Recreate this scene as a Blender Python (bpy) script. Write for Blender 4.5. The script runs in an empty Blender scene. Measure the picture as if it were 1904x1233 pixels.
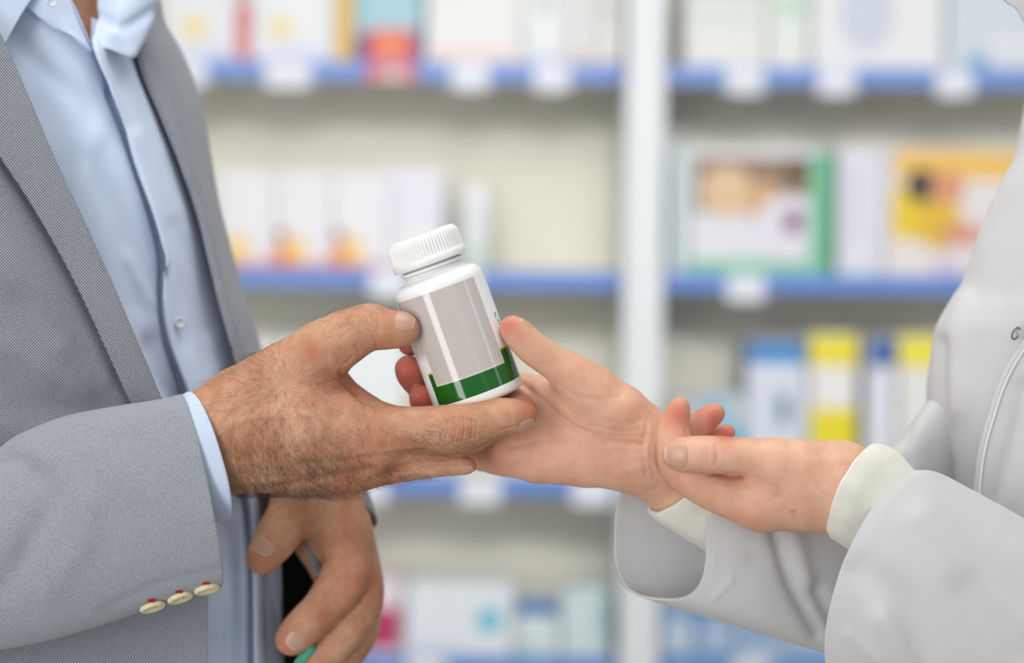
import bpy, bmesh, math, random
import numpy as np
from mathutils import Vector, Matrix
random.seed(4); np.random.seed(4)
scene = bpy.context.scene
COL = scene.collection
pi = math.pi

# ------------------------------------------------------------------ camera, world, lights, exposure
LENS = 70.0; FPX = 1904 * LENS / 36.0
D0 = 1.2                      # distance of the hands
CAMZ = 1.15
ROLL = math.radians(-0.75)
SP = FPX / D0 / 1000.0        # px per mm at the hands
cam_d = bpy.data.cameras.new('camera'); cam = bpy.data.objects.new('camera', cam_d); COL.objects.link(cam)
cam.location = (0, 0, CAMZ)
cam.rotation_mode = 'XYZ'
cam.matrix_world = Matrix.Translation((0, 0, CAMZ)) @ Matrix.Rotation(ROLL, 4, 'Y') @ Matrix.Rotation(pi/2, 4, 'X')
cam_d.lens = LENS; cam_d.sensor_width = 36
cam_d.dof.use_dof = True; cam_d.dof.focus_distance = D0 - 0.005; cam_d.dof.aperture_fstop = 2.7
scene.camera = cam
scene.view_settings.view_transform = 'Standard'; scene.view_settings.look = 'None'
scene.view_settings.gamma = 1; scene.view_settings.use_curve_mapping = False
scene.view_settings.exposure = 0.22

w = bpy.data.worlds.new('world'); scene.world = w; w.use_nodes = True
w.node_tree.nodes['Background'].inputs[0].default_value = (0.93, 0.97, 1.0, 1)
w.node_tree.nodes['Background'].inputs[1].default_value = 0.42

def area(name, loc, target, sx, sy, power, color=(1, 1, 1), spread=180):
    l = bpy.data.lights.new(name, 'AREA'); l.shape = 'RECTANGLE'; l.size = sx; l.size_y = sy
    l.energy = power; l.color = color; l.spread = math.radians(spread)
    o = bpy.data.objects.new(name, l); COL.objects.link(o); o.location = loc
    d = Vector(target) - Vector(loc); o.rotation_euler = d.to_track_quat('-Z', 'Y').to_euler()
    return o
area('window_daylight', (-1.3, -0.7, 1.15), (-0.04, 1.2, 1.15), 0.68, 2.2, 26, (1.0, 0.99, 0.97))
area('window_daylight', (2.5, 0.15, 1.5), (-0.04, 1.2, 1.3), 0.3, 1.8, 3, (0.93, 0.97, 1.0))
area('front_fill_light', (0.6, -1.45, 1.85), (0.1, 3.2, 1.2), 2.4, 1.5, 4, (0.97, 0.99, 1.0))  # added soft fill from behind the camera, lifts the shelf backs
area('shelf_fill_light', (0.3, 0.2, 2.55), (0.25, 3.4, 1.1), 2.2, 0.4, 6.5, (1.0, 0.99, 0.96), 50)  # added narrow-beam fill, brightens the shelves while passing above the hands
area('ceiling_lamp_light', (0.1, 0.9, 2.62), (0.1, 0.9, 0), 1.2, 0.9, 13, (1.0, 0.98, 0.95))
area('ceiling_lamp_light', (-0.6, 1.75, 2.62), (-0.6, 3.5, 0.9), 2.4, 0.5, 14, (1.0, 0.98, 0.95))
area('ceiling_lamp_light', (1.8, 1.75, 2.62), (1.6, 3.5, 0.9), 1.2, 0.5, 6, (1.0, 0.98, 0.95))

# ------------------------------------------------------------------ coordinates
cR, sR = math.cos(ROLL), math.sin(ROLL)
def PW(px, py, dz=0.0):
    """photo coordinate + depth offset (in photo pixels at the hands) -> world"""
    Y = D0 + dz / FPX * D0
    x = (px - 952) / FPX * Y; z = -(py - 616.5) / FPX * Y
    return np.array([x * cR + z * sR, Y, CAMZ - x * sR + z * cR])
def PX(V):
    """world -> photo (px, py, dz)"""
    V = np.asarray(V); x = V[:, 0]; z = V[:, 2] - CAMZ; Y = V[:, 1]
    xc = x * cR - z * sR; zc = x * sR + z * cR
    return np.stack([952 + xc / Y * FPX, 616.5 - zc / Y * FPX, (Y - D0) * FPX / D0], 1)
def W3(pts): return np.array([PW(*p[:3]) for p in pts])
def srgb(r, g, b):
    f = lambda c: (c/255/12.92) if c/255 <= .04045 else ((c/255+.055)/1.055)**2.4
    return (f(r), f(g), f(b), 1)

# ------------------------------------------------------------------ object helpers
def mesh_obj(name, verts, faces, mats, parent=None, smooth=True, uvs=None, fmat=None):
    me = bpy.data.meshes.new(name)
    V = np.asarray(verts, dtype=float).copy()
    root = parent
    while root is not None and root.parent is not None: root = root.parent
    if root is not None:
        mw = root.matrix_basis.inverted()
        V = V @ np.array(mw.to_3x3()).T + np.array(mw.translation)
    me.from_pydata(V.tolist(), [], [list(map(int, f)) for f in faces])
    for m in (mats if isinstance(mats, (list, tuple)) else [mats]): me.materials.append(m)
    if smooth: me.polygons.foreach_set('use_smooth', [True]*len(me.polygons))
    if fmat is not None: me.polygons.foreach_set('material_index', list(map(int, fmat)))
    if uvs is not None:
        uvl = me.uv_layers.new(name='UVMap'); uvs = np.asarray(uvs)
        vi = np.zeros(len(me.loops), dtype=np.int32); me.loops.foreach_get('vertex_index', vi)
        uvl.data.foreach_set('uv', uvs[vi].ravel())
    me.update()
    o = bpy.data.objects.new(name, me); COL.objects.link(o)
    if parent is not None: o.parent = parent
    return o
def thing(name, label, cat, mat=None, group=None):
    o = bpy.data.objects.new(name, None); COL.objects.link(o); o.empty_display_size = .05
    if mat is not None: o.matrix_basis = mat
    tag(o, label, cat, group); return o
def tag(o, label, cat, group=None):
    o['label'] = label; o['category'] = cat
    if group: o['group'] = group
    return o
def box_vf(x0, x1, y0, y1, z0, z1, bev=0.0):
    bm = bmesh.new(); bmesh.ops.create_cube(bm, size=1)
    for v in bm.verts:
        v.co = Vector((x0+(v.co.x+.5)*(x1-x0), y0+(v.co.y+.5)*(y1-y0), z0+(v.co.z+.5)*(z1-z0)))
    if bev > 0: bmesh.ops.bevel(bm, geom=bm.edges[:], offset=bev, segments=2, affect='EDGES')
    bm.verts.index_update()
    V = [tuple(v.co) for v in bm.verts]; F = [[v.index for v in f.verts] for f in bm.faces]; bm.free()
    return V, F
def solidify(o, t, off=-1.0):
    m = o.modifiers.new('thickness', 'SOLIDIFY'); m.thickness = t; m.offset = off; return o
def subd(o, n=1):
    m = o.modifiers.new('subd', 'SUBSURF'); m.levels = n; m.render_levels = n; return o

# ------------------------------------------------------------------ materials
class NT:
    def __init__(s, name):
        s.m = bpy.data.materials.new(name); s.m.use_nodes = True; s.t = s.m.node_tree; s.t.nodes.clear()
        s.out = s.n('ShaderNodeOutputMaterial'); s.b = s.n('ShaderNodeBsdfPrincipled'); s.l(s.b.outputs[0], s.out.inputs[0])
    def n(s, ty, **k):
        nd = s.t.nodes.new(ty)
        for a, v in k.items(): setattr(nd, a, v)
        return nd
    def l(s, a, b): s.t.links.new(a, b)
    def put(s, sock, v):
        if isinstance(v, bpy.types.NodeSocket): s.l(v, sock)
        else: sock.default_value = v
    def math(s, op, a, b=0.0, c=0.0):
        nd = s.n('ShaderNodeMath', operation=op); s.put(nd.inputs[0], a); s.put(nd.inputs[1], b); s.put(nd.inputs[2], c); return nd.outputs[0]
    def mix(s, f, a, b, bt='MIX'):
        nd = s.n('ShaderNodeMix', data_type='RGBA', blend_type=bt)
        s.put(nd.inputs[0], f); s.put(nd.inputs[6], a); s.put(nd.inputs[7], b); return nd.outputs[2]
    def noise(s, scale, detail=3, rough=.5, vec=None):
        nd = s.n('ShaderNodeTexNoise'); nd.inputs['Scale'].default_value = scale; nd.inputs['Detail'].default_value = detail
        nd.inputs['Roughness'].default_value = rough
        if vec is not None: s.l(vec, nd.inputs['Vector'])
        return nd.outputs[0]
    def coord(s, which='Object'): return s.n('ShaderNodeTexCoord').outputs[which]
    def mapr(s, v, a, b, c=0., d=1., smooth=False):
        nd = s.n('ShaderNodeMapRange'); nd.interpolation_type = 'SMOOTHSTEP' if smooth else 'LINEAR'
        s.put(nd.inputs[0], v)
        for i, x in enumerate((a, b, c, d)): nd.inputs[i+1].default_value = x
        return nd.outputs[0]
    def bump(s, h, strength=.3, dist=.001):
        nd = s.n('ShaderNodeBump'); nd.inputs['Strength'].default_value = strength; nd.inputs['Distance'].default_value = dist
        s.l(h, nd.inputs['Height']); s.l(nd.outputs[0], s.b.inputs['Normal']); return nd
    def set(s, **k):
        for a, v in k.items(): s.put(s.b.inputs[a.replace('_', ' ')], v)
        return s.m
def plain(name, c, rough=.5, spec=.5, var=.04, scale=30, coat=0.):
    t = NT(name); c2 = tuple(max(0, x*(1-var*2)) for x in c[:3])+(1,)
    t.set(Base_Color=t.mix(t.noise(scale, 2, vec=t.coord()), c, c2), Roughness=rough)
    t.b.inputs['Specular IOR Level'].default_value = spec; t.b.inputs['Coat Weight'].default_value = coat
    return t.m

def skin_mat(name, base, dark, red, bumpy, blotch, fleck=0., sss=.22):
    t = NT(name); co = t.coord()
    n1 = t.noise(45, 4, .6, co); n2 = t.noise(260, 3, .6, co); n3 = t.noise(1100, 2, .5, co)
    at = t.n('ShaderNodeAttribute'); at.attribute_name = 'redness'
    c = t.mix(t.mapr(n1, .35, .68), base, dark)
    c = t.mix(t.math('MULTIPLY', t.mapr(n2, .45, .7), blotch), c, red)
    c = t.mix(at.outputs['Fac'], c, red)
    c = t.mix(t.math('MULTIPLY', t.mapr(n3, .5, .8), fleck), c, dark)
    t.set(Base_Color=c, Roughness=t.mapr(n2, .3, .7, .42, .58))
    b = t.b.inputs; b['Subsurface Weight'].default_value = sss; b['Subsurface Radius'].default_value = (1, .35, .18)
    b['Subsurface Scale'].default_value = .004; b['Specular IOR Level'].default_value = .4
    vo = t.n('ShaderNodeTexVoronoi', feature='DISTANCE_TO_EDGE'); vo.inputs['Scale'].default_value = 950
    dv = t.n('ShaderNodeVectorMath', operation='ADD'); t.l(co, dv.inputs[0])
    nn = t.n('ShaderNodeTexNoise'); nn.inputs['Scale'].default_value = 150; t.l(co, nn.inputs['Vector'])
    sc = t.n('ShaderNodeVectorMath', operation='SCALE'); t.l(nn.outputs[1], sc.inputs[0]); sc.inputs['Scale'].default_value = .006
    t.l(sc.outputs[0], dv.inputs[1]); t.l(dv.outputs[0], vo.inputs['Vector'])
    h = t.math('ADD', t.math('MULTIPLY', t.mapr(vo.outputs['Distance'], 0, .3), .42), t.math('MULTIPLY', n2, 1.7))
    at2 = t.n('ShaderNodeAttribute'); at2.attribute_name = 'wrinkle'
    wv = t.n('ShaderNodeTexWave'); wv.inputs['Scale'].default_value = 110; wv.inputs['Distortion'].default_value = 14; wv.inputs['Detail'].default_value = 3
    wv.bands_direction = 'DIAGONAL'; wv.inputs['Detail Scale'].default_value = 1.5
    t.l(co, wv.inputs['Vector'])
    h = t.math('ADD', h, t.math('MULTIPLY', wv.outputs[1], t.math('MULTIPLY', at2.outputs['Fac'], 3.0)))
    t.bump(h, bumpy, .0005)
    return t.m
M = {}
M['skin_man'] = skin_mat('weathered_skin', srgb(206, 161, 131), srgb(172, 121, 88), srgb(190, 102, 78), .5, .3, .35)
M['skin_man_shade'] = M['skin_man']
M['skin_woman'] = skin_mat('fair_skin', srgb(226, 182, 156), srgb(212, 162, 134), srgb(190, 92, 78), .2, .1, .04, .3)
def nail_mat(name, c):
    t = NT(name); t.set(Base_Color=t.mix(t.noise(300, 2, vec=t.coord()), c, tuple(x*.92 for x in c[:3])+(1,)), Roughness=.4)
    t.b.inputs['Subsurface Weight'].default_value = .2; t.b.inputs['Subsurface Scale'].default_value = .002
    t.b.inputs['Coat Weight'].default_value = .1; return t.m
M['nail'] = nail_mat('nail_plate', srgb(200, 152, 134)); M['nail_tip'] = nail_mat('nail_free_edge', srgb(222, 192, 160))
M['nail_w'] = nail_mat('fair_nail_plate', srgb(212, 158, 134)); M['nail_w_tip'] = nail_mat('fair_nail_edge', srgb(228, 190, 160))
M['hair'] = plain('dark_hair', srgb(78, 54, 40), .5)

def weave_mat(name, light, dark, period, contrast=1.0):
    t = NT(name); uv = t.n('ShaderNodeTexCoord').outputs['UV']
    sep = t.n('ShaderNodeSeparateXYZ'); t.l(uv, sep.inputs[0])
    k = 2*pi/period
    a = t.math('SINE', t.math('MULTIPLY', sep.outputs[0], k))
    b = t.math('SINE', t.math('MULTIPLY', sep.outputs[1], k))
    s = t.math('MULTIPLY', a, b)
    n = t.noise(900, 3, .6, t.coord()); n2 = t.noise(12, 3, .5, t.coord())
    m = t.math('ADD', t.mapr(s, -.2, .2, .5-.5*contrast, .5+.5*contrast), t.math('MULTIPLY', t.math('SUBTRACT', n, .5), .7))
    c = t.mix(m, dark, light); c = t.mix(t.mapr(n2, .3, .8, 0, .18), c, tuple(x*.7 for x in light[:3])+(1,))
    t.set(Base_Color=c, Roughness=.9); t.b.inputs['Sheen Weight'].default_value = .25; t.b.inputs['Specular IOR Level'].default_value = .15
    t.bump(s, .35, .0004); return t.m
M['jacket'] = weave_mat('grey_blue_birdseye_wool', srgb(178, 184, 194), srgb(10, 14, 28), .0020)
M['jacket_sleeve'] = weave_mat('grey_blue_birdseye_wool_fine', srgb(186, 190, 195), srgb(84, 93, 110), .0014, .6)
M['lining'] = plain('black_lining', srgb(9, 10, 13), .8, .1)
def cloth(name, c, c2, bump=.25, rough=.85, sss=0.):
    t = NT(name); uv = t.n('ShaderNodeTexCoord').outputs['UV']; sep = t.n('ShaderNodeSeparateXYZ'); t.l(uv, sep.inputs[0])
    a = t.math('SINE', t.math('MULTIPLY', sep.outputs[0], 2*pi/.0007)); b = t.math('SINE', t.math('MULTIPLY', sep.outputs[1], 2*pi/.0007))
    n = t.noise(35, 4, .6, t.coord())
    t.set(Base_Color=t.mix(t.mapr(n, .35, .7), c, c2), Roughness=rough); t.b.inputs['Sheen Weight'].default_value = .15
    t.b.inputs['Specular IOR Level'].default_value = .2
    t.bump(t.math('ADD', t.math('MULTIPLY', a, b), t.math('MULTIPLY', n, 2)), bump, .0004); return t.m
M['shirt'] = cloth('light_blue_cotton', srgb(204, 216, 238), srgb(195, 209, 235))
M['coat'] = cloth('white_coat_cotton', srgb(201, 201, 202), srgb(196, 196, 198), .12)
def knit_mat():
    t = NT('cream_knit'); uv = t.n('ShaderNodeTexCoord').outputs['UV']; sep = t.n('ShaderNodeSeparateXYZ'); t.l(uv, sep.inputs[0])
    a = t.math('SINE', t.math('MULTIPLY', sep.outputs[0], 2*pi/.0018)); n = t.noise(700, 3, .6, t.coord())
    t.set(Base_Color=t.mix(n, srgb(238, 236, 226), srgb(224, 222, 210)), Roughness=.95); t.b.inputs['Sheen Weight'].default_value = .3
    t.bump(t.math('ADD', t.math('MULTIPLY', a, .6), t.math('MULTIPLY', n, 1.2)), .28, .0005); return t.m
M['knit'] = knit_mat()
M['trousers'] = cloth('dark_trousers', srgb(26, 28, 36), srgb(20, 22, 28))
M['thread_white'] = plain('white_thread', srgb(236, 238, 240), .8)
M['thread_red'] = plain('red_thread', srgb(170, 24, 34), .8)
M['button_cream'] = plain('cream_horn_button', srgb(232, 220, 180), .35, .5, .1, 300)
M['button_shirt'] = plain('pale_shell_button', srgb(205, 214, 226), .3)
M['metal'] = plain('snap_metal', srgb(120, 120, 122), .35); M['metal'].node_tree.nodes['Principled BSDF'].inputs['Metallic'].default_value = .8
M['shoe'] = plain('black_leather', srgb(24, 22, 22), .35)
M['plastic_white'] = plain('white_hdpe', srgb(238, 239, 238), .32, .5, .01)
M['plastic_white'].node_tree.nodes['Principled BSDF'].inputs['Subsurface Weight'].default_value = .1
M['plastic_white'].node_tree.nodes['Principled BSDF'].inputs['Subsurface Scale'].default_value = .004
M['floor'] = plain('pale_vinyl', srgb(188, 186, 180), .4, .5, .06, 6)
M['wall'] = plain('painted_wall', srgb(214, 212, 204), .8)
M['ceil'] = plain('white_ceiling', srgb(235, 235, 232), .9)
M['panel'] = plain('beige_shelf_back', srgb(208, 206, 194), .7, .3, .02, 3)
M['shelfboard'] = plain('shelf_board', srgb(206, 204, 190), .6)
M['upright'] = plain('white_upright', srgb(206, 210, 214), .5)
M['rail'] = plain('blue_rail', srgb(88, 124, 192), .4)
M['tagp'] = plain('paper_tag', srgb(204, 208, 218), .6)
_cm = {}
def cmat(c):
    c = tuple(int(round(a*.94+b*.06)) for a, b in zip(c, (206, 208, 212)))
    c = tuple(int(a*.915) for a in c)
    if c not in _cm: _cm[c] = plain('print_%02x%02x%02x' % c, srgb(*c), .5, .4, .03, 20)
    return _cm[c]

# ------------------------------------------------------------------ implicit body modelling
def smin(a, b, k):
    h = np.maximum(k-np.abs(a-b), 0)/k
    return np.minimum(a, b)-h*h*k*.25
def seg(P, a, b, r1, r2):
    ba = b-a; t = np.clip(((P-a)@ba)/max(ba@ba, 1e-12), 0, 1)
    return np.linalg.norm(P-a-t[:, None]*ba, axis=1)-(r1+(r2-r1)*t)
def catm(p, n):
    p = np.asarray(p, float)
    if len(p) < 3: return np.array([p[0]+(p[-1]-p[0])*t for t in np.linspace(0, 1, n)])
    e = np.vstack([2*p[0]-p[1], p, 2*p[-1]-p[-2]]); out = []
    for s in np.linspace(0, len(p)-1, n):
        i = min(int(s), len(p)-2); t = s-i; a, b, c, d = e[i:i+4]
        out.append(.5*(2*b+(c-a)*t+(2*a-5*b+4*c-d)*t*t+(3*b-a-3*c+d)*t**3))
    return np.array(out)
def PR(r, dz): return r/FPX*(D0+dz/FPX*D0)
class Chain:
    def __init__(s, pts, curve=False):
        pts = np.array(pts, float)
        if curve: pts = catm(pts, (len(pts)-1)*3+1)
        s.c = np.array([PW(*p[:3]) for p in pts]); s.r = np.array([PR(p[3], p[2]) for p in pts])
    def __call__(s, P):
        d = None
        for i in range(len(s.c)-1):
            e = seg(P, s.c[i], s.c[i+1], s.r[i], s.r[i+1]); d = e if d is None else smin(d, e, .002)
        return d
    def bounds(s): return (s.c-s.r[:, None]).min(0), (s.c+s.r[:, None]).max(0)
class Hand:
    """palm chains are blended widely, fingers meet the palm softly and each other only in a crease"""
    def __init__(s, palm, fingers, kp=.012, kf=.006):
        s.palm = [Chain(c) for c in palm]; s.f = [Chain(c, True) for c in fingers]; s.kp = kp; s.kf = kf
    def __call__(s, P):
        d = None
        for c in s.palm:
            e = c(P); d = e if d is None else smin(d, e, s.kp)
        f = None
        for c in s.f:
            e = c(P); f = e if f is None else smin(f, e, .0012)
        return smin(d, f, s.kf) if f is not None else d
    def bounds(s):
        b = [c.bounds() for c in s.palm+s.f]
        return np.min([x[0] for x in b], 0), np.max([x[1] for x in b], 0)
def polygonise(sdf, lo, hi, h):
    lo = lo-3*h; B = 8
    n = np.ceil((hi-lo+3*h)/h/B).astype(int)*B
    nb = n//B
    g = [lo[i]+(np.arange(nb[i])+.5)*B*h for i in range(3)]
    C = np.stack(np.meshgrid(*g, indexing='ij'), -1).reshape(-1, 3)
    dc = sdf(C).reshape(nb)
    act = np.abs(dc) < B*h*.9+.006
    F = np.repeat(np.repeat(np.repeat(np.where(dc > 0, 1., -1.), B, 0), B, 1), B, 2)
    A = np.repeat(np.repeat(np.repeat(act, B, 0), B, 1), B, 2)
    idx = np.argwhere(A); vals = np.empty(len(idx))
    for s in range(0, len(idx), 400000): vals[s:s+400000] = sdf(lo+idx[s:s+400000]*h)
    F[idx[:, 0], idx[:, 1], idx[:, 2]] = vals
    S = F < 0
    c8 = [F[i:n[0]-1+i, j:n[1]-1+j, k:n[2]-1+k] for i in (0, 1) for j in (0, 1) for k in (0, 1)]
    s8 = sum((c < 0).astype(np.int8) for c in c8)
    cell = np.argwhere((s8 > 0) & (s8 < 8))
    vid = -np.ones(n-1, dtype=np.int64); vid[cell[:, 0], cell[:, 1], cell[:, 2]] = np.arange(len(cell))
    acc = np.zeros((len(cell), 3)); cnt = np.zeros(len(cell))
    corners = [(i, j, k) for i in (0, 1) for j in (0, 1) for k in (0, 1)]
    for a in corners:
        for ax in range(3):
            if a[ax]: continue
            b = list(a); b[ax] = 1
            va = F[cell[:, 0]+a[0], cell[:, 1]+a[1], cell[:, 2]+a[2]]; vb = F[cell[:, 0]+b[0], cell[:, 1]+b[1], cell[:, 2]+b[2]]
            m = (va < 0) != (vb < 0); t = np.where(m, va/np.where(m, va-vb, 1), 0)
            p = np.repeat(np.array([a], float), len(cell), 0); p[:, ax] += t
            acc += p*m[:, None]; cnt += m
    V = lo+(cell+acc/cnt[:, None])*h
    faces = []
    for ax in range(3):
        u, v = [(1, 2), (2, 0), (0, 1)][ax]
        sl0 = [slice(None)]*3; sl1 = [slice(None)]*3; sl0[ax] = slice(0, -1); sl1[ax] = slice(1, None)
        ch = np.argwhere(S[tuple(sl0)] != S[tuple(sl1)])
        ch = ch[(ch[:, u] > 0) & (ch[:, v] > 0) & (ch[:, u] < n[u]-1) & (ch[:, v] < n[v]-1)]
        q = []
        for du, dv in ((1, 1), (0, 1), (0, 0), (1, 0)):
            c = ch.copy(); c[:, u] -= du; c[:, v] -= dv; q.append(vid[c[:, 0], c[:, 1], c[:, 2]])
        q = np.stack(q, 1); ins = S[ch[:, 0], ch[:, 1], ch[:, 2]]
        q[~ins] = q[~ins][:, ::-1]; faces.append(q)
    Fc = np.vstack(faces); Fc = Fc[(Fc >= 0).all(1)]
    # project to the true surface and take analytic normals
    for _ in range(2):
        e = h*.5; d = sdf(V); N = np.stack([sdf(V+np.eye(3)[i]*e)-sdf(V-np.eye(3)[i]*e) for i in range(3)], 1)
        N /= np.linalg.norm(N, axis=1)[:, None]+1e-12; V = V-N*np.clip(d, -h, h)[:, None]*.8
    return V, Fc, N
def dist_poly(Q, pts):
    pts = np.asarray(pts, float); d = np.full(len(Q), 1e9)
    for i in range(len(pts)-1):
        a, b = pts[i], pts[i+1]; ba = b-a; t = np.clip(((Q-a)@ba)/(ba@ba+1e-9), 0, 1)
        d = np.minimum(d, np.linalg.norm(Q-a-t[:, None]*ba, axis=1))
    return d
def relief(V, N, lines, front=True, dzr=None):
    """creases (negative), tendons and veins (positive): (points, width px, height mm), traced on the skin"""
    Q = PX(V); vis = np.clip((-N[:, 1]+.1)*2.2, 0, 1) if front else np.ones(len(V))
    off = np.zeros(len(V))
    for L in lines:
        pts, wd, ht = L[:3]; c = catm(pts, len(pts)*4)
        o = ht*.001*np.exp(-(dist_poly(Q[:, :2], c)/wd)**2)
        if len(L) > 3: o = o*((Q[:, 2] > L[3]) & (Q[:, 2] < L[4]))
        off += o
    return V+N*(off*vis)[:, None], Q
def blobs(Q, lst):
    a = np.zeros(len(Q))
    for b in lst:
        x, y, r, s = b[:4]; e = s*np.exp(-((Q[:, 0]-x)**2+(Q[:, 1]-y)**2)/r**2)
        if len(b) > 4: e = e*np.exp(-((Q[:, 2]-b[4])/b[5])**2)
        a = np.maximum(a, e)
    return a
def nail(sdf, c, d, nrm, L, hw, edge=.14, lift=.22):
    """nail plate wrapped on the finger: c a point on the finger's axis under the nail, d towards the tip,
    nrm the way the nail faces, L half length (photo px), hw half width in degrees round the finger"""
    C = PW(*c); D = PW(c[0]+d[0], c[1]+d[1], c[2]+d[2])-C; D /= np.linalg.norm(D)
    Nn = PW(c[0]+nrm[0]*40, c[1]+nrm[1]*40, c[2]+nrm[2]*40)-C; Nn -= D*(Nn@D); Nn /= np.linalg.norm(Nn)
    S = np.cross(D, Nn); L = PR(L, c[2]); na, nb = 17, 15; O = []; K = []; ed = []
    for i in range(na):
        for j in range(nb):
            a = -1+2*i/(na-1); b = -1+2*j/(nb-1)
            if a > 0: wl = math.sqrt(max(0, 1-(a*.80)**3.2)); aa = a*(1-.12*b*b)
            else: wl = math.sqrt(max(0, 1-(-a*.86)**3)); aa = a*(1-.2*b*b)
            th = math.radians(hw)*b*wl; O.append(C+D*(aa*L)); K.append(Nn*math.cos(th)+S*math.sin(th)); ed.append(max(abs(b), -a if a < 0 else 0))
    O = np.array(O); K = np.array(K); ed = np.array(ed); T = np.zeros(len(O))
    for _ in range(40): T = np.clip(T-sdf(O+K*T[:, None])*.9, 0, .03)
    G = T.reshape(na, nb)
    for _ in range(2): G[:, 1:-1] = (G[:, 1:-1]*2+G[:, :-2]+G[:, 2:])/4
    rim = np.clip((1-ed)/.22, 0, 1)**.6; P = O+K*(G.ravel()+lift*.001*(rim*1.25-.25))[:, None]
    F = []; mi = []
    for i in range(na-1):
        for j in range(nb-1):
            F.append((i*nb+j, i*nb+j+1, (i+1)*nb+j+1, (i+1)*nb+j)); mi.append(2 if i >= (na-1)*(1-edge) else 1)
    q = F[len(F)//2]
    if np.cross(P[q[1]]-P[q[0]], P[q[3]]-P[q[0]])@Nn < 0: F = [f[::-1] for f in F]
    return P, F, mi
class Acc:
    def __init__(s): s.V = []; s.F = []; s.m = []; s.r = []; s.w = []; s.n = 0
    def add(s, V, F, m, r=None, w=None):
        V = np.asarray(V); s.V.append(V); s.F += [tuple(int(i)+s.n for i in f) for f in F]
        s.m += list(m) if hasattr(m, '__len__') else [m]*len(F)
        s.r.append(np.zeros(len(V)) if r is None else r); s.w.append(np.zeros(len(V)) if w is None else w); s.n += len(V)
    def build(s, name, mats, parent):
        o = mesh_obj(name, np.vstack(s.V), s.F, mats, parent, True, None, s.m)
        for nm, d in (('redness', s.r), ('wrinkle', s.w)):
            a = o.data.attributes.new(nm, 'FLOAT', 'POINT'); a.data.foreach_set('value', np.concatenate(d).astype(np.float32))
        return o

# ------------------------------------------------------------------ cloth patches and sleeves
def grid_faces(nr, nc, close=False):
    F = []
    for i in range(nr-1):
        for j in range(nc if close else nc-1):
            j2 = (j+1) % nc
            F.append((i*nc+j, i*nc+j2, (i+1)*nc+j2, (i+1)*nc+j))
    return F
def normals(V, F):
    F = np.asarray(F); n = np.cross(V[F[:, 2]]-V[F[:, 0]], V[F[:, 3]]-V[F[:, 1]]); N = np.zeros_like(V)
    for k in range(4): np.add.at(N, F[:, k], n)
    return N/(np.linalg.norm(N, axis=1)[:, None]+1e-12)
def patch(name, rows, mat, parent, nr=60, nc=60, folds=(), thick=.0012, uvrot=0., planar=False, wobble=0.):
    R = [catm(r, nc) for r in rows]; G = np.array([catm([R[i][j] for i in range(len(R))], nr) for j in range(nc)]).transpose(1, 0, 2)
    V = W3(G.reshape(-1, 3)); G3 = V.reshape(nr, nc, 3)
    du = np.linalg.norm(np.diff(G3, axis=1), axis=2); dv = np.linalg.norm(np.diff(G3, axis=0), axis=2)
    u = np.hstack([np.zeros((nr, 1)), np.cumsum(du, 1)]); u = u-u[:, nc//2:nc//2+1]; v = np.vstack([np.zeros((1, nc)), np.cumsum(dv, 0)])
    uv = np.stack([u, v], -1).reshape(-1, 2)
    ca, sa = math.cos(uvrot), math.sin(uvrot); uv = uv@np.array([[ca, -sa], [sa, ca]])
    if planar: uv = np.stack([V[:, 0]*1.1+V[:, 1]*.3, V[:, 2]], 1)
    F = grid_faces(nr, nc); N = normals(V, F)
    if np.mean(N[:, 1]) > 0: N = -N
    if folds:
        Q = PX(V); off = np.zeros(len(V))
        for pts, wd, ht in folds: off += ht*.001*np.exp(-(dist_poly(Q[:, :2], catm(pts, len(pts)*5))/wd)**2)
        V = V+N*off[:, None]
    if wobble:
        V = V+N*(wobble*.001*(np.sin(uv[:, 0]*95+1.3*np.sin(uv[:, 1]*41))+.6*np.sin(uv[:, 1]*70+uv[:, 0]*33)))[:, None]
    Nn = normals(V, F)
    if np.mean(Nn[:, 1]) > 0: F = [f[::-1] for f in F]
    o = mesh_obj(name, V, F, mat, parent, True, uv)
    if thick: solidify(o, thick)
    return o
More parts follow.
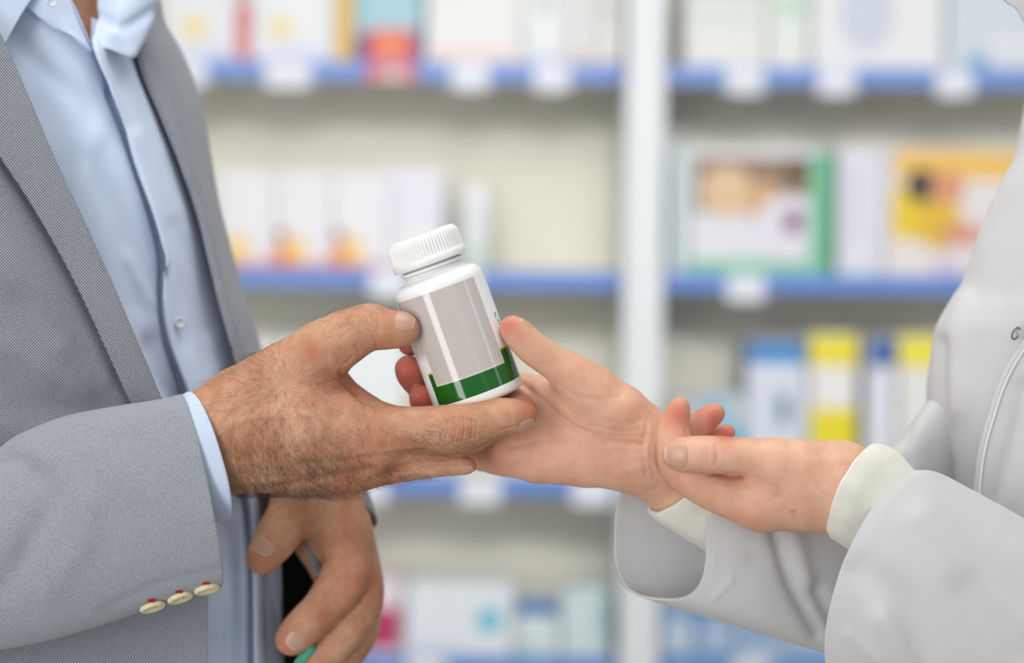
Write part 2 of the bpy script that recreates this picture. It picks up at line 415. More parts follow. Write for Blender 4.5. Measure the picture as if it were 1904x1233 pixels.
def loft(name, rings, mat, parent, nr=70, nc=96, folds=(), thick=.0012, rib=None, closed_end=False, power=2.0, wob=0.):
    """tube through rings (cx,cy,dz, ux,uy,udz, vx,vy,vdz) given in photo coords"""
    R = catm(rings, nr); V = []; uv = []; L = 0; prev = None
    for i, r in enumerate(R):
        C, U, W_ = r[:3], r[3:6], r[6:9]
        if prev is not None: L += np.linalg.norm(PW(*C)-PW(*prev))
        prev = C
        rad = (np.linalg.norm(U)+np.linalg.norm(W_))/2/SP/1000
        for j in range(nc):
            a = 2*pi*j/nc; ca, sa = math.cos(a), math.sin(a)
            k = 1.0
            if rib: k = 1+rib[0]*math.cos(rib[1]*a)+.010*math.cos(7*a+1+L*40)+.008*math.cos(11*a+2)
            if power != 2.0:
                k *= (abs(ca)**power+abs(sa)**power)**(-1/power)
            V.append(PW(*(C+U*ca*k+W_*sa*k))); uv.append((a*rad, L))
    V = np.array(V); uv = np.array(uv); F = grid_faces(nr, nc, True); N = normals(V, F)
    cen = np.repeat(np.array([PW(*r[:3]) for r in R]), nc, 0)
    if np.mean(np.einsum('ij,ij->i', N, V-cen)) < 0: F = [f[::-1] for f in F]; N = -N
    off = np.zeros(len(V)); Q = PX(V); vis = np.clip(-N[:, 1]*3+.3, 0, 1)
    for pts, wd, ht in folds: off += ht*.001*np.exp(-(dist_poly(Q[:, :2], catm(pts, len(pts)*5))/wd)**2)*vis
    if wob: off += wob*.001*(np.sin(uv[:, 1]*80+2*np.sin(uv[:, 0]*30))+.5*np.sin(uv[:, 0]*60+uv[:, 1]*50))
    V = V+N*off[:, None]
    # uv seam: wrap to the back, away from the camera
    o = mesh_obj(name, V, F, mat, parent, True, uv)
    if thick: solidify(o, thick)
    return o
def tube(pts, r, nc=8, curve=True, n=None, taper=False):
    P = catm(pts, n or len(pts)*6) if curve else np.asarray(pts, float)
    V = []; T = np.gradient(P, axis=0); T /= np.linalg.norm(T, axis=1)[:, None]+1e-12
    ref = np.array([0, 0, 1.]) if abs(T[0][2]) < .9 else np.array([1., 0, 0])
    for i, p in enumerate(P):
        a = np.cross(T[i], ref); a /= np.linalg.norm(a); b = np.cross(T[i], a); rr = r*(1-.85*i/(len(P)-1)) if taper else r
        for j in range(nc): V.append(p+rr*(a*math.cos(2*pi*j/nc)+b*math.sin(2*pi*j/nc)))
    F = [list(f) for f in grid_faces(len(P), nc, True)]+[list(range(nc))[::-1], [(len(P)-1)*nc+j for j in range(nc)]]
    return np.array(V), F
def lathe_vf(prof, n, mod=None):
    V = []; F = []
    for i, (r, z) in enumerate(prof):
        for j in range(n):
            rr = r+(mod(i, j) if mod else 0); a = 2*pi*j/n; V.append((rr*math.cos(a), rr*math.sin(a), z))
    F = grid_faces(len(prof), n, True); return np.array(V), [f for f in F]

# ================================================================== THE SETTING
def structure(name, x0, x1, y0, y1, z0, z1, m):
    V, F = box_vf(x0, x1, y0, y1, z0, z1); o = mesh_obj(name, V, F, m, None, False); o['kind'] = 'structure'; return o
structure('floor', -3, 3.2, -1.6, 3.75, -.05, 0, M['floor'])
structure('wall_back', -3, 3.2, 3.75, 3.85, 0, 2.75, M['wall'])
structure('ceiling', -3, 3.2, -1.6, 3.75, 2.7, 2.75, M['ceil'])

# ================================================================== SHELVES
YF = 3.22; YB = 3.4
def bx(px, Y=YF): return (px-952)/FPX*Y
def bz(py, Y=YF): return CAMZ-(py-616.5)/FPX*Y
RH = 36/FPX*YF
rail_c = [-248, 136, 521, 904, 1238, 1600]
def shelf_unit(x0, x1, label, tags):
    r = thing('shelving_unit', label, 'shelf', Matrix.Translation(((x0+x1)/2, (YF+YB)/2, 0)))
    V, F = box_vf(x0, x1, YB-.012, YB, 0.0, 2.2); mesh_obj('back_panel', V, F, M['panel'], r, False)
    for k, yc in enumerate(rail_c):
        zt = bz(yc)+RH/2
        V, F = box_vf(x0+.001, x1-.001, YF+.004, YB-.012, zt-.024, zt-.004, .001); b = mesh_obj('shelf_board', V, F, M['shelfboard'], r, False)
        V, F = box_vf(x0+.002, x1-.002, YF-.003, YF+.004, zt-RH, zt, .0015); mesh_obj('price_rail', V, F, M['rail'], b, False)
        for (tx, tw) in tags.get(k, []):
            V, F = box_vf(bx(tx)-tw/2, bx(tx)+tw/2, YF-.006, YF-.0035, zt-RH-.014, zt-.002, .0008); mesh_obj('price_tag', V, F, M['tagp'], b, False)
    return r
XL0, XL1, XR0, XR1 = bx(-420), bx(1157), bx(1228), bx(2640)
shelf_unit(XL0, XL1-.002, 'left bay of the blue-railed pharmacy shelves behind the bottle', {1: [(350, .05), (530, .075), (868, .06), (1020, .058)], 2: [(722, .06), (850, .07)], 3: [(690, .06), (897, .065), (1105, .065)], 4: [(800, .06)]})
shelf_unit(XR0+.002, XR1, 'right bay of the blue-railed pharmacy shelves behind the white coat', {1: [(1378, .06), (1548, .06), (1768, .06)], 2: [(1385, .06)], 3: [(1500, .06)], 4: [(1400, .06)]})
up = thing('shelf_upright', 'white upright post between the two shelf bays', 'post', Matrix.Translation((bx(1192), YF, 0)))
V, F = box_vf(XL1, XR0, YF-.035, YB, 0, 2.2, .003); mesh_obj('post', V, F, M['upright'], up, False)
V, F = box_vf(bx(1183), bx(1186), YF-.0365, YF-.035, 0.02, 2.18, 0); mesh_obj('slot_strip', V, F, cmat((206, 210, 214)), up, False)

def carton(name, x0, x1, ytop, k, label, cat, base=(226, 228, 232), deco=(), side=None, dy=0.0, group=None, depth=.12, sink=0.0):
    """printed carton standing on shelf k; deco: (shape, colour, u0,v0,u1,v1) on its front, v from the bottom"""
    z0 = bz(rail_c[k])+RH/2-.004; z1 = bz(ytop, YF+dy)-0.0; X0, X1 = bx(x0, YF+dy), bx(x1, YF+dy); y0 = YF+.012+dy
    g = .001; X0 += g; X1 -= g
    V, F = box_vf(X0, X1, y0, min(y0+depth, YB-.02), z0+.0004, z1, .0018); V = list(V); F = list(F)
    mats = [cmat(base)]; mi = [0]*len(F); yy = y0-.0004
    if side:
        mats.append(cmat(side)); q = len(V)
        for xx in (X0-.0003, X1+.0003):
            q = len(V); V += [(xx, y0+.003, z0+.003), (xx, y0+depth*.8, z0+.003), (xx, y0+depth*.8, z1-.003), (xx, y0+.003, z1-.003)]; F.append([q, q+1, q+2, q+3]); mi.append(1)
    for n_, d in enumerate(deco):
        sh, c, u0, v0, u1, v1 = d; m = cmat(c)
        if m not in mats: mats.append(m)
        a0, a1 = X0+(X1-X0)*u0, X0+(X1-X0)*u1; b0, b1 = z0+(z1-z0)*v0, z0+(z1-z0)*v1; b0 = max(b0, z0+.0022); y_ = yy-.0003*n_
        q = len(V)
        if sh == 'r': P_ = [(a0, y_, b0), (a1, y_, b0), (a1, y_, b1), (a0, y_, b1)]
        elif sh == 't': P_ = [(a0, y_, b0), (a1, y_, b0), ((a0*.45+a1*.55), y_, b1)]
        elif sh == 's': P_ = [((a0+a1)/2+math.cos(pi/2+i*pi/5)*(a1-a0)/2*(1 if i % 2 == 0 else .45), y_, (b0+b1)/2+math.sin(pi/2+i*pi/5)*(b1-b0)/2*(1 if i % 2 == 0 else .45)) for i in range(10)]
        else: P_ = [((a0+a1)/2+math.cos(i*pi/12)*(a1-a0)/2, y_, (b0+b1)/2+math.sin(i*pi/12)*(b1-b0)/2) for i in range(24)]
        V += P_; F.append(list(range(q, q+len(P_)))); mi.append(mats.index(m))
    o = mesh_obj(name, V, F, mats, None, False, None, mi)
    return tag(o, label, cat, group)
W1 = (228, 230, 234); GL = 'cartons on the pharmacy shelves'
yel, red, ora = (236, 218, 150), (222, 84, 92), (226, 170, 60)
def C(*a, **k): k.setdefault('group', GL); return carton('medicine_carton', *a, **k)
# left bay, top shelf
C(296, 428, -40, 1, 'white carton with a faint yellow flower, leftmost on the top left shelf', 'box', W1, [('e', yel, .25, .25, .6, .55), ('r', (214, 218, 236), .3, .05, .95, .22)])
C(428, 458, 0, 1, 'narrow red carton standing between white cartons on the top left shelf', 'box', (230, 222, 226), [('r', red, .12, .02, .88, .9), ('e', (216, 60, 70), .0, .66, 1, .86)])
C(459, 612, -40, 1, 'white carton with a faint yellow flower, right of the narrow red carton', 'box', W1, [('e', yel, .2, .28, .5, .55), ('r', (212, 216, 236), .2, .05, .9, .2)])
C(614, 650, -60, 1, 'narrow amber yellow carton on the top left shelf', 'box', (238, 216, 160), [('r', (226, 176, 62), .2, .04, .85, .95)])
C(652, 778, -60, 1, 'pale blue carton with a red and orange lower half and navy edges', 'box', (160, 198, 214), [('r', (54, 78, 150), 0, 0, .2, .33), ('r', (86, 96, 160), .86, 0, 1, .35), ('r', (222, 74, 62), .18, 0, .88, .36), ('e', (238, 130, 84), .3, .05, .75, .33), ('r', (130, 196, 214), 0, .45, .12, .8), ('r', (130, 196, 214), .88, .6, 1, .95)])
o = carton('shelf_talker', 676, 768, 95, 1, 'red and white promotional card hanging on the top left shelf rail', 'card', (224, 96, 84), [('t', (226, 214, 212), .2, .0, .85, .9)], depth=.002)
o.location = (0, -.0205, -.028)
C(784, 962, -60, 1, 'wide plain white carton right of the red and blue carton, top left shelf', 'box', (232, 232, 232), [('r', (238, 214, 206), .05, .06, .95, .2), ('r', (222, 224, 226), .1, .6, .85, .63)])
C(964, 1052, -60, 1, 'white carton with small grey marks near the top left bay centre', 'box', (230, 232, 234), [('e', (186, 204, 208), .3, .55, .7, .75), ('r', (208, 214, 230), .1, .0, .9, .15)])
C(1054, 1100, -60, 1, 'slim off-white carton second from the upright on the top left shelf', 'box', (226, 226, 228), [('r', (224, 196, 190), .1, .05, .9, .15)])
C(1102, 1150, -60, 1, 'slim off-white carton with purple foot beside the white upright', 'box', (228, 226, 222), [('r', (150, 90, 140), .3, 0, 1, .06), ('e', (198, 206, 200), .2, .5, .8, .7)])
# left bay, second shelf
xs = [404, 508, 614, 722, 822]
for i in range(4):
    d = [('r', (240, 206, 140), .05, .06, .55, .34), ('r', (214, 84, 74), .06, 0, .98, .07)]
    if i in (0, 1): d += [('t', (232, 122, 42), .86 if i == 0 else .9, .0, 1, .3)]
    if i in (1, 2): d += [('t', (234, 128, 44), .0, .05, .3, .38), ('e', (130, 70, 50), .02, .3, .18, .42)]
    if i == 3: d = [('r', (240, 214, 170), .1, .06, .5, .24), ('r', (224, 222, 236), .0, .5, 1, .9)]
    C(xs[i], xs[i+1], 322 if i < 3 else 314, 2, ['white carton with yellow and red foot beside the grey lapel, second shelf', 'white carton with an orange triangle, second from the lapel on the second shelf', 'white carton with an orange triangle, third from the lapel on the second shelf', 'plain white carton just left of the pill bottle cap on the second shelf'][i], 'box', (228, 228, 234), d)
bt = thing('medicine_bottle', 'white upright bottle with pale green base on the second shelf behind the cap', 'bottle', Matrix.Translation((bx(880), YF+.06, bz(rail_c[2])+RH/2-.0035)))
rr = 30/FPX*YF; hh = 165/FPX*YF
for nm, pr, mt in (('bottle_body', [(0, 0), (rr*.96, 0), (rr, .004), (rr, hh*.3)], (206, 222, 214)), ('bottle_wall', [(rr, hh*.3), (rr, hh*.7), (rr*.95, hh*.75)], (224, 230, 232)), ('bottle_cap', [(rr*.9, hh*.75), (rr*.9, hh*.97), (rr*.82, hh), (0, hh)], (238, 240, 244))):
    V, F = lathe_vf(pr, 32); V = V+np.array(bt.location); mesh_obj(nm, V, F, cmat(mt), bt)
# left bay, third shelf
C(452, 600, 640, 3, 'white carton hidden mostly behind the grey jacket, third shelf', 'box', W1)
C(604, 756, 610, 3, 'white carton seen through the gap between thumb and fingers', 'box', (228, 233, 238), [('r', (214, 224, 236), .1, .1, .9, .3)])
C(758, 836, 700, 3, 'small white carton with an orange mark behind the fingertips', 'box', W1, [('e', (240, 150, 50), .02, .5, .5, .85)])
# left bay, bottom shelf
C(560, 692, 1075, 4, 'pale pink and white carton half hidden by the hanging hand', 'box', (232, 218, 228), [('r', (178, 44, 90), .9, .1, 1, .7)])
C(694, 756, 1080, 4, 'white carton with a wide magenta band beside the hanging hand', 'box', (232, 216, 226), [('r', (176, 36, 84), 0, .1, .92, .62)])
C(760, 962, 1086, 4, 'wide white carton with a cyan spot on the bottom shelf', 'box', (226, 232, 240), [('e', (96, 186, 214), .66, .32, .9, .66), ('r', (206, 216, 232), .05, .1, .5, .2)])
C(966, 1046, 1118, 4, 'white carton with a blue top stripe on the bottom shelf', 'box', (214, 228, 230), [('r', (44, 106, 176), 0, .74, 1, 1.0), ('r', (176, 214, 190), .1, .1, .5, .3)])
C(1050, 1140, 1094, 4, 'pale green-white carton on the bottom shelf beside the upright', 'box', (206, 222, 224), [('r', (150, 196, 200), .8, .3, 1, .9)])
# right bay, top shelf
C(1264, 1420, -60, 1, 'white carton nearest the upright on the top right shelf', 'box', (226, 228, 224), [('r', (176, 178, 170), .0, .78, 1, .84), ('r', (206, 222, 214), .1, .5, .9, .64)])
C(1422, 1500, -60, 1, 'white carton with a pale green print, second on the top right shelf', 'box', (224, 230, 226), [('r', (190, 216, 196), .2, .55, .9, .75)])
C(1504, 1752, -60, 1, 'wide white carton with a large pale grey-blue disc on the top right shelf', 'box', (230, 231, 234), [('e', (200, 208, 224), .2, .2, .62, .95)])
C(1756, 1960, -60, 1, 'pale blue-white carton with a blue corner, rightmost on the top right shelf', 'box', (206, 216, 228), [('r', (116, 164, 208), .18, .02, .38, .18), ('r', (220, 226, 234), .4, .1, .9, .4)])
# right bay, second shelf
C(1242, 1276, 262, 2, 'slim pale cyan carton beside the upright on the second right shelf', 'box', (204, 220, 224), dy=.004)
C(1278, 1548, 268, 2, 'large carton with a brown photo panel, purple star and green edge', 'box', (222, 222, 230), [('r', (138, 112, 88), .04, .5, .84, .93), ('e', (220, 186, 148), .08, .46, .44, .86), ('e', (206, 164, 120), .38, .42, .66, .74), ('r', (98, 74, 56), .66, .72, .84, .93), ('e', (222, 220, 232), .44, -.0, 1.0, .64), ('r', (112, 190, 152), .84, .1, 1, .97), ('r', (128, 196, 160), 0, 0, 1, .12), ('r', (78, 164, 122), .93, .0, 1, .96), ('s', (112, 20, 90), .62, .3, .84, .56)])
C(1556, 1644, 262, 2, 'tall plain white carton with a faint grey strip beside the yellow-fronted carton', 'box', (220, 222, 232), [('r', (206, 204, 216), .3, .3, .5, .8)])
C(1646, 1940, 264, 2, 'large carton with yellow panels and a dark and pink figure print', 'box', (228, 222, 222), [('r', (236, 188, 84), .05, .76, 1, .98), ('r', (232, 196, 34), .04, .3, .44, .7), ('e', (44, 34, 36), .12, .58, .34, .84), ('e', (214, 142, 106), .28, .56, .5, .82), ('e', (222, 178, 40), .2, .22, .5, .6), ('e', (214, 140, 120), .34, .26, .7, .42), ('r', (220, 148, 140), .5, .28, .8, .38), ('e', (206, 190, 220), .3, .02, .48, .16)])
# right bay, third shelf
C(1246, 1300, 740, 3, 'short grey-white carton beside the upright on the third right shelf', 'box', (196, 206, 208), dy=.02)
C(1302, 1388, 728, 3, 'short pale carton with bright cyan patches on the third right shelf', 'box', (196, 210, 218), [('e', (60, 160, 200), .2, .6, .6, .95), ('e', (50, 180, 216), .6, .3, .98, .66)], dy=.01)
C(1390, 1502, 626, 3, 'white carton with a bright blue top band and small grey figure', 'box', (216, 222, 236), [('r', (22, 110, 190), .02, .84, 1, .985), ('r', (12, 140, 210), .2, .85, .9, .92), ('r', (136, 156, 178), .52, .4, .72, .62), ('e', (70, 110, 130), .55, .44, .74, .6)], side=(40, 60, 100))
C(1506, 1598, 612, 3, 'white carton with a bright yellow top and yellow square', 'box', (234, 232, 232), [('r', (238, 220, 50), 0, .78, 1, .985), ('r', (234, 218, 20), .05, .12, .98, .5)])
C(1614, 1670, 618, 3, 'white carton with a dark blue top band near the coat', 'box', (222, 226, 236), [('r', (14, 80, 160), .1, .8, .95, .985)])
C(1674, 1760, 612, 3, 'white carton with a yellow top, half hidden by the coat', 'box', (230, 230, 226), [('r', (238, 222, 60), 0, .78, 1, .985)])
# right bay, bottom shelf
for i, (a, b, t_, c, dd) in enumerate([(1236, 1300, 1128, (150, 180, 216), (220, 226, 236)), (1302, 1378, 1116, (100, 146, 200), (190, 206, 226)), (1380, 1470, 1134, (186, 204, 226), (96, 138, 196)), (1472, 1560, 1120, (110, 152, 204), (214, 222, 234)), (1562, 1660, 1125, (170, 192, 220), (90, 134, 190))]):
    C(a, b, t_, 4, ['blue-white', 'blue', 'pale blue', 'mid blue', 'light blue'][i]+' low carton, '+['nearest', 'second from', 'third from', 'fourth from', 'fifth from'][i]+' the upright on the bottom right shelf', 'box', c, [('r', dd, .1, .35, .9, .6), ('r', (200, 224, 226), .0, .12, 1, .22)])

# ================================================================== THE PILL BOTTLE
mm = .001
base = PW(893, 746, 72); top = PW(781, 434, 46)
axis = Vector(top-base).normalized(); H = (Vector(top)-Vector(base)).length
toC = Vector((0, 0, CAMZ))-Vector(base); xax = (toC-axis*toC.dot(axis)).normalized(); yax = axis.cross(xax)
BM = Matrix((xax, yax, axis)).transposed().to_4x4(); BM.translation = Vector(base)
bottle = thing('pill_bottle', 'white plastic pill bottle with ribbed cap and green banded blank label held between two people', 'bottle', BM)
s_ = H/332.0                   # one photo pixel along the bottle
def lathe_part(name, prof, n, m, mod=None, parent=bottle):
    V, F = lathe_vf([(r*s_, (330-t)*s_) for r, t in prof], n, mod)
    V = V@np.array(BM.to_3x3()).T+np.array(BM.translation)
    return mesh_obj(name, V, [f[::-1] for f in F], m, parent)
def arc(cx, ct, r, a0, a1, n=8): return [(cx+r*math.cos(math.radians(a0+(a1-a0)*i/n)), ct+r*math.sin(math.radians(a0+(a1-a0)*i/n))) for i in range(n+1)]
body = [(54, 40), (54, 66), (57, 68), (57, 74)]+arc(61, 74+0, 4, 180, 100, 4)+arc(64, 102, 21, -86, -2, 10)+[(85.5, 110), (85.6, 306), (86.4, 310), (86.4, 316)]+arc(76, 319, 10, 0, 88, 6)+[(70, 329.5), (64, 327), (0, 326)]
lathe_part('bottle_body', body, 96, M['plastic_white'])
NR = 66
capp = [(0, 1), (56, 0), (61, .6), (65, 3), (66.5, 7), (67.2, 10), (68, 14), (68, 26), (68.4, 38), (69, 42), (70.4, 44), (70.8, 48), (70.6, 54), (69, 56.5), (62, 57), (56, 57)]
def capmod(i, j):
    if 4 <= i <= 9: return (1.5 if i not in (4, 9) else .6)*s_*(1 if (j % 8) in (0, 1, 2, 3) else -1)*(.6 if (j % 8) in (0, 3, 4, 7) else 1)
    return 0
lathe_part('ribbed_cap', capp, NR*8, M['plastic_white'], capmod)
lathe_part('neck_ring', [(57, 60), (61.5, 61), (62.5, 63.5), (61.5, 66), (57, 67)], 96, M['plastic_white'])
# label: a printed sleeve
t = NT('printed_label'); uvn = t.n('ShaderNodeTexCoord').outputs['UV']; sp = t.n('ShaderNodeSeparateXYZ'); t.l(uvn, sp.inputs[0])
A, Tt = sp.outputs[0], sp.outputs[1]       # degrees from the middle, t in photo px
def rect(a0, a1, t0, t1, sa=.4, st=.4):
    m1 = t.math('MULTIPLY', t.mapr(A, a0-sa, a0+sa, smooth=True), t.mapr(A, a1-sa, a1+sa, 1, 0, True))
    m2 = t.math('MULTIPLY', t.mapr(Tt, t0-st, t0+st, smooth=True), t.mapr(Tt, t1-st, t1+st, 1, 0, True))
    return t.math('MULTIPLY', m1, m2)
col = t.mix(rect(-59, 190, 247, 311), srgb(240, 241, 241), srgb(0, 92, 12))
col = t.mix(rect(-59, 190, 244.5, 248), col, srgb(206, 200, 40))
col = t.mix(rect(102, 190, 200, 268), col, srgb(240, 241, 241))
col = t.mix(rect(-50, 50, 200, 272, .8, 1.0), col, srgb(240, 241, 241))
col = t.mix(rect(-49.5, 49.5, 98, 271, 1.6, 3.0), col, srgb(196, 188, 184))
col = t.mix(rect(-78, -40, 98, 215, 5, 12), col, srgb(196, 188, 184))
for (a0, a1, t0, t1) in ((66, 69, 182, 191), (69, 73, 181, 184), (68, 72, 194, 198), (72, 75, 197, 206), (74, 77, 186, 190)):
    col = t.mix(rect(a0, a1, t0, t1, .3, .3), col, srgb(24, 100, 50))
t.set(Base_Color=col, Roughness=.35); t.b.inputs['Specular IOR Level'].default_value = .0; t.b.inputs['Coat Weight'].default_value = 1; t.b.inputs['Coat Roughness'].default_value = .1; t.b.inputs['Coat IOR'].default_value = 1.6
t.bump(t.noise(500, 2, vec=t.coord()), .04, .0003)
V = []; F = []; uv = []; na = 145; nt = 24
for i in range(nt):
    tt = 104+(311-104)*i/(nt-1)
    for j in range(na):
        a = math.radians(-175+350*j/(na-1)); V.append((math.cos(a)*86.1*s_, math.sin(a)*86.1*s_, (330-tt)*s_)); uv.append((math.degrees(a), tt))
V = np.array(V)@np.array(BM.to_3x3()).T+np.array(BM.translation)
mesh_obj('label', V, [f[::-1] for f in grid_faces(nt, na)], t.m, bottle, True, uv)

#@@PEOPLE
# ================================================================== THE MAN
def person(label, px, py_dz):
    p = PW(px, 600, py_dz); return thing('person', label, 'person', Matrix.Translation((p[0], p[1], 0)))
man = person('person in a grey weave blazer and light blue shirt offering a pill bottle', 60, 430)

mr = Hand(
    palm=[[(150, 935, 20, 54), (290, 852, 12, 56), (400, 785, 5, 62)], [(150, 970, 20, 54), (290, 882, 12, 56), (400, 846, 5, 64)],
          [(408, 776, 0, 58), (445, 742, -5, 60), (530, 694, -10, 58), (600, 654, -12, 55), (632, 634, -10, 48)],
          [(412, 792, -5, 58), (560, 762, -18, 62), (640, 782, -14, 54), (696, 800, -8, 47)],
          [(408, 815, -5, 60), (560, 812, -22, 62), (694, 826, 2, 48)],
          [(406, 842, 0, 58), (560, 850, -14, 56), (670, 862, 15, 42)],
          [(400, 852, 5, 58), (560, 868, 4, 47), (636, 880, 24, 39)],
          [(480, 800, 40, 60), (600, 800, 46, 54)], [(600, 700, 30, 30), (634, 722, 30, 24), (680, 762, 20, 26)]],
    fingers=[[(590, 660, -12, 50), (640, 628, -8, 46), (686, 609, -4, 43), (712, 612, -6, 36), (732, 613, -10, 33), (749, 612, -13, 31)],
             [(660, 800, -10, 46), (710, 800, -10, 46), (770, 800, -18, 42), (812, 799, -24, 43), (848, 797, -25, 43), (892, 786, -22, 37), (928, 776, -17, 34), (954, 774, -14, 30), (973, 773, -10, 25)],
             [(660, 830, 10, 46), (760, 832, 28, 42), (850, 816, 36, 38), (915, 783, 46, 34), (950, 768, 48, 30), (970, 760, 48, 26)],
             [(640, 862, 20, 42), (760, 854, 38, 36), (820, 840, 45, 34), (868, 820, 50, 24)],
             [(620, 880, 30, 38), (700, 873, 28, 31), (762, 868, 22, 25), (820, 865, 20, 20), (850, 865, 18, 17), (872, 866, 18, 14)]])
ml = Hand(
    palm=[[(330, 690, 540, 58), (480, 795, 440, 64), (590, 880, 350, 72)], [(590, 870, 335, 66), (612, 950, 318, 58), (632, 985, 312, 50)],
          [(600, 880, 350, 54), (632, 960, 345, 51), (654, 1030, 345, 41)],
          [(610, 930, 395, 60), (612, 1000, 410, 66), (628, 1050, 415, 54)], [(590, 880, 330, 60), (560, 930, 310, 52)],
          [(600, 890, 380, 52), (622, 1000, 390, 40)]],
    fingers=[[(590, 900, 315, 54), (550, 945, 298, 44), (524, 985, 276, 41), (506, 1012, 264, 37), (488, 1038, 252, 30)],
             [(628, 970, 308, 46), (646, 1030, 300, 42), (638, 1080, 290, 46), (602, 1130, 276, 38), (574, 1157, 268, 35), (556, 1175, 264, 33), (541, 1190, 260, 29)],
             [(648, 1000, 345, 42), (672, 1080, 335, 40), (664, 1138, 318, 40), (620, 1200, 300, 33), (575, 1250, 285, 29)],
             [(640, 1010, 385, 38), (668, 1110, 380, 38), (662, 1185, 365, 36), (610, 1250, 345, 30), (580, 1285, 335, 26)],
             [(620, 1010, 425, 34), (645, 1100, 430, 32), (640, 1190, 420, 30), (590, 1250, 400, 25)]], kp=.014)
acc = Acc()
V, F, N = polygonise(mr, *mr.bounds(), .0008)
cre = [([(632, 692), (640, 712), (662, 730)], 5, -1.6), ([(648, 706), (672, 742), (700, 752)], 6, -1.4),
       ([(636, 700), (612, 712), (592, 716)], 4, -.7), ([(655, 664), (640, 678), (628, 672)], 3, -.7), ([(668, 655), (662, 640)], 3, -.6), ([(702, 652), (700, 636), (694, 626)], 2.5, -.5),
       ([(690, 585), (702, 600), (704, 616)], 2.5, -.5), ([(680, 590), (690, 606)], 2.5, -.45), ([(668, 578), (700, 584)], 3, -.3),
       ([(690, 745), (700, 765)], 3, -.4), ([(842, 752), (846, 764)], 3, -.5), ([(985, 790), (955, 794), (930, 800)], 2.5, -.5),
       ([(420, 906), (480, 908), (560, 898), (640, 880), (700, 872)], 7, -1.3), ([(560, 862), (640, 858), (720, 846), (790, 838)], 6, -.9),
       ([(470, 830), (560, 815), (660, 800)], 16, .8), ([(470, 860), (560, 850), (640, 842)], 12, .6), ([(450, 700), (520, 690), (590, 700)], 14, .4),
       ([(430, 790), (500, 775), (590, 772)], 6, .5), ([(500, 775), (540, 740), (560, 700)], 5, .35), ([(720, 838), (780, 832), (842, 834)], 5, .5),
       ([(850, 860), (800, 872), (730, 880)], 4, -.8), ([(850, 842), (900, 828), (945, 806)], 4, -.5)]
for k in range(9):       # loose skin over the index knuckle
    x = 822+k*8; cre.append(([(x, 776+abs(k-4)*2), (x+4-k*.5, 800), (x-2, 822-abs(k-4)*2)], 3.0, -1.15 if k % 2 else -.8))
rs = random.Random(3)
for k in range(70):      # fine dorsal skin folds, across the tendons
    x = rs.uniform(400, 700); y = rs.uniform(700, 900); a = rs.gauss(.15, .5); L = rs.uniform(10, 30)
    cre.append(([(x, y), (x+L*.5*math.sin(a), y+L*.5), (x+L*math.sin(a)*.8, y+L)], 2.4, -rs.uniform(.12, .3)))
for k in range(16):      # creases over the thumb and finger joints
    x = rs.uniform(655, 705); cre.append(([(x, 575+rs.uniform(-4, 20)), (x+rs.uniform(2, 8), 600+rs.uniform(0, 12))], 2, -.22))
    x = rs.uniform(700, 820); cre.append(([(x, 790+rs.uniform(-10, 20)), (x+rs.uniform(-4, 8), 815+rs.uniform(0, 18))], 2.2, -.22))
for k in range(6): cre.append(([(470+k*26, 882+(k % 2)*4), (490+k*30, 888), (520+k*30, 884)], 3, -.3))
V, Q = relief(V, N, cre)
redn = blobs(Q, [(770, 600, 22, .35), (985, 770, 30, .5), (880, 868, 18, .5), (640, 900, 40, .35), (582, 648, 9, .8), (583, 753, 5, 1.0), (575, 655, 18, .4), (700, 850, 60, .35), (845, 800, 35, .3), (655, 720, 30, .5), (700, 640, 25, .15)])
wr = blobs(Q, [(840, 800, 42, .5), (690, 600, 30, .35), (640, 840, 80, .25), (780, 850, 60, .3), (560, 890, 90, .25)])
acc.add(V, F, 0, redn, wr)
Vh, Nh = V, N
P_, F_, m_ = nail(mr, (752, 612, -13), (26, 3, 0), (.05, -.75, -.9), 19, 48, edge=.1); acc.add(P_, F_, m_)
P_, F_, m_ = nail(mr, (971, 773, -10), (24, -5, 5), (.1, .85, -.6), 17, 42, edge=.1); acc.add(P_, F_, m_)
P_, F_, m_ = nail(mr, (868, 866, 18), (24, 0, 0), (0, .75, -.8), 12, 48, edge=.12); acc.add(P_, F_, m_)
V, F, N = polygonise(ml, *ml.bounds(), .0014)
cre = [([(590, 1066+k*9), (628, 1078+k*5), (655, 1072+k*9)], 3.5, -.6) for k in range(4)]
cre += [([(640, 1150+k*8), (680, 1140+k*8)], 3.5, -.5) for k in range(3)]
cre += [([(610, 930), (630, 980), (645, 1030)], 9, .8), ([(556, 1150), (585, 1172)], 3, -.4)]
V, Q = relief(V, N, cre)
acc.add(V, F, 0, blobs(Q, [(485, 1050, 32, .6), (535, 1195, 35, .6), (640, 1085, 35, .4), (650, 1000, 50, .25), (690, 1080, 40, .4)]), blobs(Q, [(625, 1085, 35, .5), (665, 1140, 35, .5)]))
P_, F_, m_ = nail(ml, (497, 1026, 257), (-16, 24, -8), (-.25, -.45, -1), 14, 42, edge=.12); acc.add(P_, F_, m_)
P_, F_, m_ = nail(ml, (544, 1188, 260), (-17, 18, -5), (.3, .1, -1), 15, 42, edge=.12); acc.add(P_, F_, m_)
